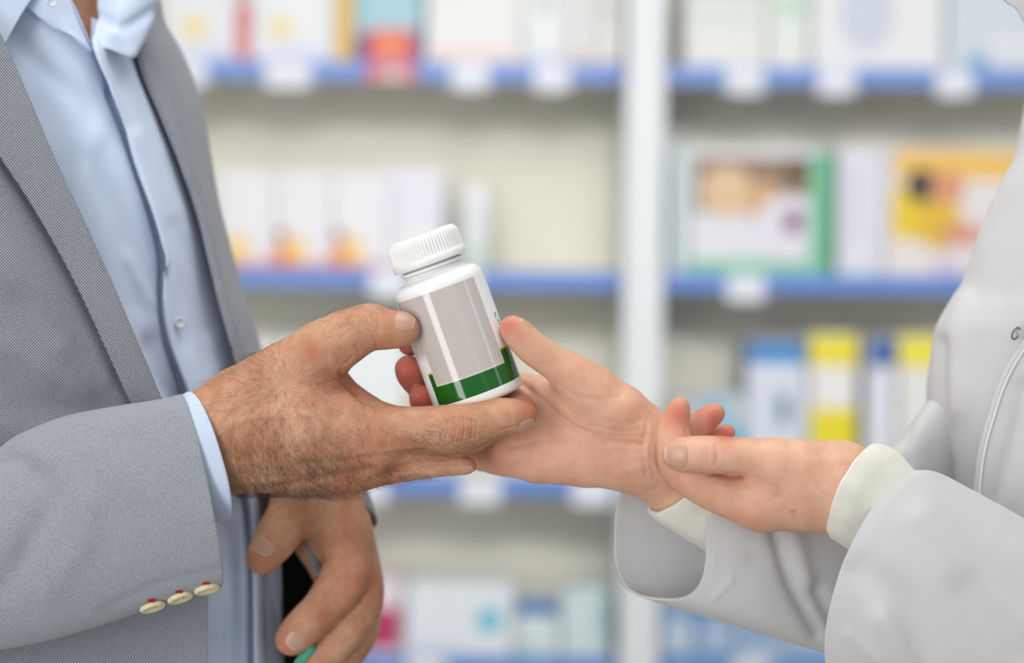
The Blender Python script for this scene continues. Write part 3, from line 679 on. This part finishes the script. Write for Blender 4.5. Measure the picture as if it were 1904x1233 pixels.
# the rest of the body, under the clothes
def torso_acc(acc, chains, h=.012, k=.03):
    H_ = Hand(chains, [], k); V, F, N = polygonise(H_, *H_.bounds(), h); acc.add(V, F, 0)
def gz(p, dz, r, z):          # a chain point given by a world height
    Y = D0+dz/FPX*D0; return (p, 616.5-(z-CAMZ)/Y*FPX, dz, r)
torso_acc(acc, [[(20, 900, 540, 210), (20, 500, 540, 220), (60, 170, 540, 190)], [(150, 150, 500, 90), (183, -60, 450, 92), (190, -260, 440, 100)],
                [(20, 900, 540, 200), gz(0, 540, 210, .92)], [(-240, 200, 350, 100), (-330, 700, 220, 80), (-260, 960, 80, 70), (160, 950, 20, 60)],
                [(190, 200, 720, 90), (230, 560, 660, 70), (330, 690, 545, 55)],
                [gz(-60, 450, 200, .9), gz(-80, 450, 150, .5), gz(-80, 450, 110, .11)], [gz(90, 650, 200, .9), gz(120, 650, 150, .5), gz(120, 650, 110, .11)]])
man_body = acc.build('body', [M['skin_man'], M['nail'], M['nail_tip']], man)

# hair on the back of the hands
def hairs(Vs, Ns, n, dens, dirf, L0, L1, parent, rad=5.5e-5):
    Q = PX(Vs); w_ = dens(Q)*(Ns[:, 1] < .35); w_ = w_/w_.sum(); idx = np.random.choice(len(Vs), n, p=w_)
    AV = []; AF = []; c = 0
    for i in idx:
        p = Vs[i]+np.random.normal(0, .0004, 3); nn = Ns[i]; q = Q[i]; d = dirf(q); a = random.gauss(0, .26)
        dx, dy = d[0]*math.cos(a)-d[1]*math.sin(a), d[0]*math.sin(a)+d[1]*math.cos(a)
        T = PW(q[0]+dx*30, q[1]+dy*30, q[2])-PW(*q); T -= nn*(T@nn); T /= np.linalg.norm(T)+1e-9
        L = random.uniform(L0, L1); S = np.cross(nn, T)*random.gauss(0, .35); pts = [p-nn*.0003]
        for s in (.35, .7, 1.0): pts.append(p+T*L*s+nn*(L*.22*math.sin(s*2.6))+S*L*s*s+nn*.0001)
        V, F = tube(pts, rad, 3, False, taper=True); AV.append(V); AF += [[k+c for k in f] for f in F]; c += len(V)
    o = mesh_obj('hand_hair', np.vstack(AV), AF, M['hair'], parent); o['kind'] = 'stuff'; return o
def dens(Q):
    x, y = Q[:, 0], Q[:, 1]; d = np.zeros(len(Q))
    d += 1.2*np.exp(-((x-480)/90)**2-((y-850)/70)**2); d += .8*np.exp(-((x-600)/80)**2-((y-860)/45)**2)
    d += .45*np.exp(-((x-500)/70)**2-((y-720)/60)**2); d += .35*np.exp(-((x-630)/30)**2-((y-605)/22)**2)
    d += .7*np.exp(-((x-800)/45)**2-((y-815)/22)**2); d += .9*np.exp(-((x-740)/60)**2-((y-880)/14)**2)+.9*np.exp(-((x-550)/120)**2-((y-908)/12)**2)
    return np.where((x > 372+np.maximum(0, y-735)*.31) & (x < 900), d, 0)
def hdir(q):
    dx, dy = q[0]-525, q[1]-712; L = math.hypot(dx, dy)+1; dx, dy = dx/L, dy/L
    k = min(1, max(0, (q[1]-740)/120)); dx, dy = dx*(1-k)+.45*k, dy*(1-k)+.9*k
    if q[0] > 690: dx, dy = .9, .45
    L = math.hypot(dx, dy)+1e-6; return dx/L, dy/L
hairs(Vh, Nh, 3700, dens, hdir, .005, .012, man, 4.6e-5)

# shirt
shirt = bpy.data.objects.new('shirt', None); COL.objects.link(shirt); shirt.parent = man
sf = [([(20, 60), (90, 130), (170, 190)], 22, -3), ([(170, 300), (230, 420), (260, 560)], 26, -2.5), ([(280, 640), (300, 700), (350, 760)], 18, -4), ([(240, 480), (280, 560)], 14, 2),
      ([(180, 250), (140, 400)], 20, 2), ([(420, 980), (430, 1100), (425, 1240)], 12, -3), ([(445, 940), (452, 1240)], 9, 2.5), ([(500, 1050), (505, 1240)], 10, -3)]
pe = [(186, 40), (172, 84), (205, 170), (232, 240), (250, 300), (284, 400), (303, 480), (302, 560), (312, 630), (345, 720), (372, 790), (448, 900), (466, 980), (470, 1100), (472, 1300)]
patch('shirt_front', [[(-140, -80, 120), (0, -60, 190), (110, -30, 220), (170, 80, 250), (180, 90, 290)],
                      [(-120, 60, 140), (20, 70, 195), (110, 90, 220), (170, 110, 262), (210, 130, 320)],
                      [(-40, 280, 160), (90, 290, 190), (170, 290, 215), (250, 295, 270), (300, 300, 350)],
                      [(40, 480, 170), (160, 480, 195), (240, 480, 236), (303, 480, 294), (350, 490, 360)],
                      [(120, 640, 180), (230, 640, 205), (290, 640, 252), (325, 640, 300), (380, 640, 360)],
                      [(200, 800, 190), (290, 800, 215), (340, 800, 264), (385, 800, 312), (430, 800, 340)],
                      [(240, 980, 270), (340, 980, 290), (410, 980, 312), (475, 980, 340), (520, 980, 400)],
                      [(260, 1300, 275), (340, 1300, 295), (410, 1300, 317), (475, 1300, 345), (520, 1300, 400)]], M['shirt'], shirt, 130, 110, sf+[([(x+1, y) for x, y in pe[2:]], 7, -5)], wobble=.5)
pd = [330, 240, 244, 250, 256, 262, 268, 268, 270, 272, 280, 310, 325, 330, 330]
pw = [80, 74, 75, 76, 84, 84, 85, 106, 116, 107, 98, 60, 58, 72, 82]
rows = [[(x+3, y, d+2), (x, y, d-12), (x+10, y-1, d-14), (x+w_*.45, y-3, d+30), (x+w_*.88, y-5, d+130), (x+w_*1.12, y-6, d+200), (x+w_*1.2, y-6, d+320)] for (x, y), d, w_ in zip(pe, pd, pw)]
patch('placket', rows, M['shirt'], shirt, 120, 50, [([(300, 480), (330, 560), (345, 640)], 12, -2), ([(210, 110), (250, 230)], 15, -2.5), ([(330, 420), (370, 520), (385, 610)], 16, -2), ([(497, 960), (505, 1240)], 8, -3)], .0016, wobble=.4)
def disc_obj(name, c, nrm, r, th, m, parent, holes=False, curve=.25):
    C = PW(*c); n = Vector(PW(c[0]+nrm[0]*50, c[1]+nrm[1]*50, c[2]+nrm[2]*50)-C).normalized(); q = n.to_track_quat('Z', 'Y').to_matrix(); r = PR(r, c[2])
    pr = [(0, th*.55), (r*.55, th*.55), (r*.72, th*.95), (r*.88, th), (r, th*.55), (r*.94, 0), (0, 0)]
    V, F = lathe_vf(pr, 28); V = V@np.array(q).T+C
    return mesh_obj(name, V, F, m, parent)
for (c, nr_) in (((334, 600, 268), (.3, 0, -1)), ((278, 345, 262), (.3, 0, -1)), ((96, 3, 172), (.2, -.1, -1))):
    disc_obj('shirt_button', c, nr_, 10.5, .002, M['button_shirt'], shirt)
# collar: near leaf, stand, far leaf
patch('collar_leaf', [[(-120, -120, 110), (-40, -120, 130), (110, -110, 200)], [(-110, -40, 110), (-30, -40, 130), (84, -38, 178)], [(-80, 30, 112), (-20, 25, 128), (42, 24, 160)], [(-30, 74, 118), (-6, 80, 128), (8, 84, 140)]], M['shirt'], shirt, 30, 30, (), .0018)
patch('collar_stand', [[(20, -60, 170), (80, -60, 190), (122, -60, 215)], [(40, -5, 178), (90, -5, 192), (131, 0, 218)], [(58, 20, 186), (104, 30, 200), (148, 48, 226)], [(100, 52, 200), (140, 70, 215), (171, 97, 240)]], M['shirt'], shirt, 30, 30, [([(50, 22), (105, 60), (160, 96)], 6, -1.5)], .002)
patch('collar_leaf', [[(196, -90, 320), (240, -90, 280), (300, -80, 310), (320, -70, 400)], [(182, -10, 300), (230, -14, 255), (288, -6, 300), (300, 0, 380)], [(177, 40, 268), (222, 36, 240), (278, 40, 285), (284, 50, 330)], [(172, 88, 232), (205, 92, 236), (243, 108, 250), (254, 104, 275)]], M['shirt'], shirt, 36, 36, [([(180, 30), (230, 50), (285, 20)], 12, -2.5), ([(215, 60), (240, 100)], 8, 2)], .002)
patch('collar_band', [[(150, -90, 420), (190, -90, 440), (240, -90, 430)], [(168, 0, 400), (200, 0, 420), (235, 0, 400)], [(170, 90, 292), (185, 88, 310), (200, 86, 320)]], M['shirt'], shirt, 20, 20, (), .002)
loft('shirt_cuff', [(386, 848, 0, -36, -120, 0, 24, -4, -94), (330, 868, 4, -33, -112, 0, 22, -4, -90), (230, 900, 10, -30, -106, 0, 18, -4, -80)], M['shirt'], shirt, 24, 96, (), .0016, power=2.3)
loft('shirt_cuff', [(588, 925, 358, 88, 24, 0, -8, -36, -76), (560, 880, 380, 84, 10, 0, -14, -36, -78)], M['shirt'], shirt, 12, 64, (), .0016)

# jacket
jacket = bpy.data.objects.new('blazer', None); COL.objects.link(jacket); jacket.parent = man
ed = [(-90, -140), (-40, -20), (5, 75), (52, 180), (103, 300), (155, 410), (205, 520), (252, 630), (300, 742), (345, 850), (378, 960), (388, 1080), (388, 1190), (388, 1320)]
de = [118, 118, 120, 122, 125, 128, 132, 138, 146, 152, 158, 162, 162, 162]
lo_ = [(-160, 60), (-90, 150), (-40, 215), (0, 288), (52, 368), (103, 455), (150, 545), (196, 645), (243, 748), (300, 860)]
rows = [[(-520, y+20, 700), (-600, y+10, 420), (-460, y, 170), (-250+x*.15, y, 110+max(0, y-500)*.07), ((x-250)*.5+x*.15, y, 108+max(0, y-500)*.07), (x-60, y, d+8), (x-2, y, d+14)] for (x, y), d in zip(ed, de)]
patch('front_panel', rows, M['jacket'], jacket, 130, 120, [([(40, 560), (130, 640), (200, 740)], 30, -4), ([(-20, 700), (60, 760), (180, 760)], 30, -5), ([(20, 640), (90, 700)], 18, 3), ([(120, 640), (200, 700)], 16, 3), ([(0, 480), (60, 560), (110, 640)], 30, 3), ([(x+6, y+2) for x, y in lo_], 13, -5)], .002, planar=True)
li_ = [ed[i] for i in (0, 1, 2, 3, 4, 5, 6, 7, 8, 9)]
rows = []
for (ox, oy), (ix, iy), k in zip(lo_, li_, range(10)):
    d = de[k]-12
    rows.append([(ox+6, oy+1, d+2), (ox, oy, d-12), (ox*.67+ix*.33, oy*.67+iy*.33, d-14), (ox*.33+ix*.67, oy*.33+iy*.67, d-12), (ix-3, iy, d-4), (ix+2, iy, d+6), (ix-4, iy+2, d+18)])
patch('lapel', rows, M['jacket'], jacket, 110, 50, (), .0022, planar=True)
# far front with its lapel
fi = [(205, -150, 430), (235, -20, 420), (250, 80, 410), (268, 140, 405), (300, 215, 400), (338, 310, 398), (368, 400, 395), (388, 480, 392), (408, 560, 388), (430, 640, 382), (452, 720, 380), (478, 820, 378), (530, 930, 378), (578, 1040, 380), (604, 1180, 385), (606, 1320, 390)]
fo = [(262, -120), (290, 0), (300, 45), (330, 100), (362, 180), (382, 280), (398, 370), (418, 450), (440, 530), (466, 610), (486, 690), (505, 800), (568, 900), (612, 1020), (645, 1150), (650, 1320)]
rows = [[(ix, iy, d-40), (ix+9, iy, d-42), (ix*.6+ox*.4, iy*.6+oy*.4, d-20), (ix*.25+ox*.75, iy*.25+oy*.75, d+55), (ox, oy, d+150), (ox-12, oy, d+280), (ox-160, oy+10, d+480), (ox-420, oy+10, 860), (-400, oy, 820), (-520, oy, 700)] for (ix, iy, d), (ox, oy) in zip(fi, fo)]
patch('front_panel', rows, M['jacket'], jacket, 110, 120, [([(262, 130), (300, 220), (345, 330)], 10, -2), ([(400, 540), (425, 640)], 10, -3)], .002)
patch('lining', [[(500, 880, 420), (560, 880, 440), (640, 880, 520)], [(520, 1000, 400), (580, 1000, 420), (630, 1000, 480)], [(528, 1150, 400), (590, 1150, 420), (640, 1150, 480)], [(532, 1320, 400), (600, 1320, 420), (640, 1320, 480)]], M['lining'], jacket, 16, 16)
# sleeves
sl = loft('sleeve', [(373, 913, 0, -38, -180, 0, 15, -5, -104), (330, 925, 3, -36, -182, 0, 14, -5, -106), (250, 943, 8, -34, -188, 0, 12, -4, -110), (150, 970, 16, -30, -196, 0, 10, -4, -116), (60, 1000, 26, -24, -193, 0, 4, 0, -120), (-20, 1026, 40, -8, -184, 0, 0, 0, -126),
                 (-130, 1020, 60, 20, -200, 0, -30, 0, -130), (-250, 940, 100, 120, -190, 0, -60, -40, -130), (-320, 760, 180, 150, -60, 0, -50, -30, -140), (-330, 480, 240, 150, 0, 0, -30, 0, -150), (-300, 200, 280, 150, -30, 0, -30, 0, -150)],
          M['jacket_sleeve'], jacket, 150, 140, [([(10, 1090), (50, 1020), (90, 940), (80, 890)], 24, -3.5), ([(-30, 860), (20, 850), (60, 870)], 16, -4), ([(90, 1100), (150, 1010), (170, 930)], 26, 2.2), ([(200, 1130), (300, 1085), (410, 1060)], 9, -1.2), ([(210, 790), (320, 765)], 18, 1.2), ([(-10, 920), (20, 1010)], 24, 2.5), ([(200, 850), (300, 930), (380, 960)], 40, 1.2)], .0022, power=2.25)
def sbtn(c, ang):
    b = disc_obj('sleeve_button', c, (math.sin(ang)*.95, math.cos(ang)*.95, -.30), 25, .003, M['button_cream'], sl)
    V = []; F = []
    for dx in (-4, 0, 4):
        v, f = tube(np.array([PW(c[0]+dx-5, c[1]-12, c[2]-12), PW(c[0]+dx-2, c[1]-8, c[2]-22), PW(c[0]+dx+3, c[1]+3, c[2]-12)]), .0006, 6); f = [[k+sum(map(len, V)) for k in q] for q in f]; V.append(v); F += f
    mesh_obj('button_thread', np.vstack(V), F, M['thread_red'], b)
sbtn((283, 1125, -24), .26); sbtn((334, 1108, -26), .30); sbtn((384, 1092, -28), .22)
loft('sleeve', [(586, 942, 356, 116, 26, 0, -6, -42, -86), (576, 902, 366, 112, 20, 0, -14, -36, -88), (540, 850, 395, 100, -10, 0, -24, -30, -90), (460, 785, 450, 76, -70, 0, -40, -30, -96), (350, 690, 520, 60, -100, 0, -40, -20, -110), (290, 560, 600, 110, -40, 0, -20, -10, -110)], M['jacket'], jacket, 50, 80, [([(560, 900), (600, 850)], 12, -2)], .002)
# trousers and shoes
def leg_obj(name, chains, mat, parent, h=.01):
    H_ = Hand(chains, [], .03); V, F, N = polygonise(H_, *H_.bounds(), h); return mesh_obj(name, V, F, mat, parent, True, V[:, [0, 2]])
leg_obj('trousers', [[gz(-20, 520, 290, 1.0), gz(-20, 520, 300, .9)], [gz(-60, 450, 230, .86), gz(-80, 450, 180, .5), gz(-80, 450, 150, .1)], [gz(90, 650, 230, .86), gz(120, 650, 180, .5), gz(120, 650, 150, .1)]], M['trousers'], man)
for (x, dz) in ((-60, 450), (140, 650)):
    leg_obj('shoe', [[gz(x-60, dz, 110, .046), gz(x+140, dz, 120, .044), gz(x+330, dz, 100, .036)]], M['shoe'], man)

# ================================================================== THE WOMAN
wom = person('person in a white lab coat with cream knit cuffs receiving the pill bottle', 2300, 330)
wr_ = Hand(
    palm=[[(1450, 1010, 200, 68), (1350, 952, 182, 64), (1268, 905, 142, 66), (1190, 842, 106, 64)],
          [(1190, 812, 88, 58), (1150, 768, 72, 55), (1105, 728, 60, 44), (1060, 696, 52, 34)],
          [(1190, 860, 105, 50), (1090, 856, 100, 50), (1000, 852, 104, 46), (935, 842, 112, 40)],
          [(1180, 830, 110, 52), (1060, 812, 118, 48), (940, 800, 130, 42)],
          [(1160, 800, 110, 50), (1040, 765, 128, 46), (952, 748, 160, 36)],
          [(1110, 770, 95, 44), (1010, 740, 122, 36), (968, 722, 152, 27)]],
    fingers=[[(1105, 726, 60, 42), (1055, 690, 46, 33), (1020, 668, 38, 30), (990, 647, 30, 29), (968, 625, 24, 27), (952, 610, 20, 23)],
             [(952, 748, 166, 36), (905, 700, 188, 29), (845, 655, 190, 28), (784, 636, 160, 25), (761, 640, 108, 21)],
             [(935, 800, 145, 38), (870, 765, 182, 31), (808, 735, 172, 29), (772, 705, 122, 27), (759, 686, 88, 25)],
             [(930, 838, 130, 36), (870, 825, 165, 28), (820, 792, 155, 26), (792, 757, 112, 24), (783, 737, 86, 22)],
             [(935, 850, 125, 32), (880, 846, 150, 25), (845, 826, 150, 22), (832, 800, 120, 20)]], kp=.014, kf=.006)
wl = Hand(
    palm=[[(1850, 1150, 20, 52), (1720, 1030, 6, 56), (1640, 952, 0, 66), (1560, 906, -8, 73)], [(1560, 900, -10, 68), (1490, 880, -28, 62), (1445, 868, -38, 50)],
          [(1560, 912, -5, 66), (1480, 928, -6, 58), (1412, 936, -8, 50)], [(1560, 905, 30, 66), (1470, 910, 40, 56), (1410, 915, 45, 46)]],
    fingers=[[(1470, 872, -32, 52), (1420, 855, -44, 37), (1375, 848, -48, 33), (1325, 846, -50, 34), (1285, 845, -50, 32), (1258, 845, -46, 28)],
             [(1420, 936, -8, 50), (1350, 922, -10, 38), (1300, 899, -10, 35), (1264, 866, -6, 36), (1254, 824, 0, 31), (1253, 794, 6, 27), (1259, 772, 8, 22), (1265, 755, 9, 16)],
             [(1410, 925, 40, 46), (1320, 880, 50, 36), (1277, 830, 58, 27), (1286, 802, 56, 24), (1306, 785, 54, 22), (1322, 774, 52, 19), (1331, 767, 51, 16)],
             [(1410, 912, 76, 40), (1340, 872, 82, 30), (1314, 838, 86, 24), (1330, 816, 86, 18), (1345, 808, 84, 15), (1354, 803, 84, 12)],
             [(1410, 905, 96, 34), (1372, 880, 98, 24), (1352, 858, 100, 20), (1366, 840, 98, 16)]], kp=.014)
acc = Acc()
V, F, N = polygonise(wr_, *wr_.bounds(), .0011)
V, Q = relief(V, N, [([(968, 712), (1010, 745), (1060, 790), (1120, 818), (1195, 826)], 6, -1.4, 0, 200), ([(985, 735), (1030, 770), (1085, 800), (1150, 812), (1200, 812)], 4, -.6, 0, 200), ([(1100, 792), (1150, 802), (1190, 800)], 3, -.4), ([(1130, 780), (1165, 788), (1195, 782)], 3, -.35), ([(1060, 760), (1110, 770), (1160, 752)], 22, 1.0), ([(975, 790), (985, 830), (978, 870)], 4, -.35), ([(1045, 880), (1050, 900)], 3, -.35), ([(950, 830), (1000, 822), (1060, 812)], 5, -.5), ([(1036, 712), (1070, 735), (1110, 742), (1150, 738)], 4, -.35), ([(1010, 684), (1006, 672), (1000, 660)], 3, -.4), ([(1180, 905), (1205, 915), (1225, 905)], 3, -.3),
                     ([(1140, 840), (1190, 838)], 8, -.4), ([(1205, 780), (1196, 830), (1202, 890)], 3, -.45), ([(1218, 800), (1210, 850), (1216, 890)], 3, -.35), ([(1150, 880), (1195, 868)], 8, .5), ([(1180, 830), (1215, 860), (1240, 900)], 6, .5)])
acc.add(V, F, 0, blobs(Q, [(948, 605, 26, .75), (962, 622, 22, .5), (1040, 705, 25, .15), (1150, 860, 50, .25), (1000, 850, 60, .25), (760, 690, 50, .95), (785, 740, 45, .95), (765, 640, 35, .95), (920, 850, 40, .35), (1150, 760, 45, .12)]))
P_, F_, m_ = nail(wr_, (962, 619, 22), (-22, -20, -4), (.85, -.65, .0), 15, 42, edge=.14); acc.add(P_, F_, m_)
V, F, N = polygonise(wl, *wl.bounds(), .0011)
V, Q = relief(V, N, [([(1325, 882), (1375, 884), (1412, 893), (1445, 908)], 5, -.5), ([(1275, 800), (1276, 815), (1258, 822), (1240, 818)], 3, -.6), ([(1240, 872), (1256, 868), (1262, 862)], 2.5, -.5), ([(1331, 828), (1335, 845), (1330, 864)], 3.2, -.65), ([(1318, 830), (1315, 848), (1320, 866)], 3.2, -.5), ([(1324, 830), (1325, 846), (1324, 862)], 4, .35), ([(1470, 955), (1484, 950)], 3, -.7),
                     ([(1400, 965), (1460, 930), (1530, 915)], 14, .6), ([(1290, 865), (1320, 885)], 3, -.3), ([(1500, 860), (1560, 850)], 8, .3)])
acc.add(V, F, 0, blobs(Q, [(1260, 770, 32, .8), (1325, 775, 32, .8), (1350, 805, 24, .8), (1262, 840, 12, .3), (1262, 900, 30, .3), (1400, 960, 50, .25), (1300, 905, 35, .3), (1475, 955, 8, .5), (1572, 858, 12, .15), (1325, 845, 12, .25), (1360, 895, 25, .2)]))
P_, F_, m_ = nail(wl, (1258, 845, -46), (-26, 0, 3), (0, 0, -1), 23, 55, edge=.13); acc.add(P_, F_, m_)
P_, F_, m_ = nail(wl, (1261, 765, 8), (9, -24, 2), (-.9, -.1, .5), 12, 42, edge=.12); acc.add(P_, F_, m_)
P_, F_, m_ = nail(wl, (1324, 773, 53), (20, -12, 0), (-.5, -.85, .4), 14, 45, edge=.12); acc.add(P_, F_, m_)
P_, F_, m_ = nail(wl, (1346, 808, 84), (20, -10, 0), (-.5, -.85, .4), 11, 45, edge=.12); acc.add(P_, F_, m_)
torso_acc(acc, [[(2250, 900, 480, 230), (2250, 400, 480, 240), (2250, 60, 470, 220)], [(2250, 60, 470, 130), (2210, -140, 440, 105), (2200, -320, 440, 100)], [(2250, 900, 480, 250), gz(2260, 480, 270, .9)],
                [(2380, 150, 300, 90), (2420, 700, 180, 80), (2250, 1300, 60, 70), (1960, 1220, 40, 66), (1840, 1120, 20, 60)], [(2060, 150, 640, 90), (1980, 600, 560, 80), (1880, 950, 420, 80), (1640, 1050, 300, 66), (1450, 1010, 200, 64)],
                [gz(2200, 420, 190, .88), gz(2200, 400, 130, .5), gz(2200, 400, 90, .1)], [gz(2300, 560, 190, .88), gz(2320, 560, 130, .5), gz(2320, 560, 90, .1)]])
acc.build('body', [M['skin_woman'], M['nail_w'], M['nail_w_tip']], wom)

coat = bpy.data.objects.new('lab_coat', None); COL.objects.link(coat); coat.parent = wom
sil = [(2010, -200), (1985, -80), (1965, 60), (1938, 180), (1896, 275), (1858, 345), (1822, 425), (1800, 490), (1783, 541), (1756, 580), (1738, 615), (1728, 674), (1722, 740), (1730, 820), (1750, 920), (1770, 1060), (1780, 1300)]
rows = [[(2600, y, 860), (x+420, y, 850), (x+150, y, 640), (x+22, y, 440), (x, y, 330), (x+26, y, 250), (x+90, y, 185), (x+190, y, 140), (x+350, y, 115), (x+620, y, 120), (x+800, y, 250)] for x, y in sil]
patch('coat_body', rows, M['coat'], coat, 120, 110, [([(1755, 640), (1752, 760), (1762, 900)], 14, -4), ([(1790, 560), (1772, 640), (1775, 760)], 22, 3), ([(1904, 760), (1870, 880), (1850, 980)], 20, -4), ([(1880, 780), (1850, 900)], 14, 3.5)], .0016)
pe2 = [(2160, 380), (2060, 480), (1970, 570), (1908, 636), (1868, 702), (1842, 776), (1823, 850), (1814, 940), (1812, 1060), (1815, 1300)]
rows = [[(x+1, y+1, d+4), (x, y, d-8), (x+8, y, d-10), (x+70, y+4, d-30), (x+200, y+6, d-50), (x+420, y+6, d-20)] for (x, y), d in zip(pe2, [120, 120, 122, 128, 136, 144, 152, 158, 165, 165])]
patch('coat_front', rows, M['coat'], coat, 80, 50, [([(1850, 930), (1890, 800), (1904, 720)], 16, -3)], .002)
v, f = tube(W3([(x+5, y+1, d-12) for (x, y), d in zip(pe2, [120, 120, 122, 128, 136, 144, 152, 158, 165, 165])]), .0011, 8); mesh_obj('edge_piping', v, f, M['thread_white'], coat)
patch('coat_collar', [[(1820, -120, 60), (1960, -120, 60), (2100, -120, 90)], [(1860, -10, 60), (1960, -10, 62), (2100, -10, 90)], [(1890, 18, 62), (1970, 22, 64), (2100, 26, 90)], [(1912, 58, 66), (1980, 70, 68), (2100, 80, 90)]], M['coat'], coat, 30, 24)
sn = disc_obj('snap_button', (1889, 620, 118), (-.45, 0, -1), 11, .0012, M['coat'], coat)
rg = [PW(1889+10*math.cos(a)*.62+4*math.sin(a)*-.9, 620+11*math.sin(a), 108+10*math.cos(a)*.5) for a in np.linspace(0, 2*pi, 33)]
v, f = tube(np.array(rg), .0006, 6, False); mesh_obj('snap_ring', v, f, M['metal'], sn)
loft('sleeve', [(1636, 1075, -15, 60, -200, 0, -84, 20, -118), (1672, 1083, -12, 56, -205, 0, -80, 20, -126), (1745, 1118, -5, 42, -212, 0, -66, 20, -138), (1900, 1210, 10, 40, -222, 0, -50, 20, -145), (2080, 1330, 40, 60, -230, 0, -30, 10, -150), (2290, 1290, 120, -150, -190, 0, -20, 10, -150), (2400, 900, 200, -170, 30, 0, 0, 0, -150), (2380, 400, 280, -160, 0, 0, 0, 0, -150)],
     M['coat'], coat, 110, 120, [([(1600, 1060), (1680, 1120), (1720, 1233)], 30, -4), ([(1720, 960), (1820, 1060), (1904, 1160)], 30, 3), ([(1640, 1150), (1700, 1233)], 20, 3), ([(1800, 1100), (1904, 1233)], 34, -4), ([(1580, 1180), (1640, 1233)], 12, 2)], .0018)
fs = loft('sleeve', [(1227, 1002, 140, 2, -114, 0, 86, 6, -56), (1262, 1010, 146, 3, -118, 0, 74, 5, -66), (1330, 1028, 158, 4, -122, 0, 48, 2, -80), (1420, 1048, 176, 6, -130, 0, 28, 0, -88), (1540, 1060, 222, 20, -150, 0, 20, 0, -96), (1640, 1030, 285, 24, -205, 0, 10, 0, -106), (1710, 985, 335, 26, -252, 0, 0, 0, -115), (1820, 850, 420, 60, -250, 0, 0, 0, -120), (1960, 500, 560, 120, -60, 0, 0, 0, -130), (2040, 150, 620, 120, 0, 0, 0, 0, -130)],
     M['coat'], coat, 130, 110, [([(1440, 980), (1470, 1080), (1520, 1180)], 14, -3.5), ([(1480, 1000), (1500, 1080)], 16, 2.5), ([(1330, 1040), (1380, 1036)], 12, 1), ([(1680, 770), (1690, 860)], 14, -2), ([(1330, 1110), (1360, 1080)], 7, 1), ([(1520, 1100), (1560, 1180)], 14, -3)], .0018, power=2.9)
cuffv = loft('knit_cuff', [(1588, 912, -8, 44, -88, 0, -24, -12, -97), (1612, 924, -4, 44, -91, 0, -20, -10, -97), (1640, 946, 0, 45, -88, 0, -14, -8, -88), (1712, 1020, 10, 56, -62, 0, -10, -5, -80)], M['knit'], coat, 40, 360, (), .003, rib=(.0, 52))
loft('knit_cuff', [(1266, 902, 140, 60, -52, 0, 14, 20, -78), (1286, 914, 148, 56, -60, 0, 12, 14, -82), (1345, 945, 172, 38, -76, 0, 8, 8, -82), (1450, 1010, 190, 34, -80, 0, 6, 6, -84)], M['knit'], coat, 30, 240, (), .003, rib=(.0, 52))
leg_obj('trousers', [[gz(2260, 500, 260, .95), gz(2260, 500, 275, .86)], [gz(2200, 420, 215, .82), gz(2200, 400, 160, .5), gz(2200, 400, 120, .1)], [gz(2300, 600, 215, .82), gz(2320, 600, 160, .5), gz(2320, 600, 120, .1)]], M['trousers'], wom)
for (x, dz) in ((2200, 400), (2330, 600)):
    leg_obj('shoe', [[gz(x+40, dz, 90, .038), gz(x-120, dz, 95, .036), gz(x-260, dz, 80, .03)]], M['shoe'], wom)

# teal item in the hanging hand
V, F = box_vf(-.0035, .0035, -.02, .02, -.009, .009, .0015)
q = Matrix.Translation(Vector(PW(572, 1212, 320))) @ Matrix.Rotation(.6, 4, 'Y'); V = [tuple(q @ Vector(v)) for v in V]
tag(mesh_obj('small_box', V, F, cmat((60, 168, 140)), None, False), 'small teal box held between the fingers of the lowered hand', 'box')
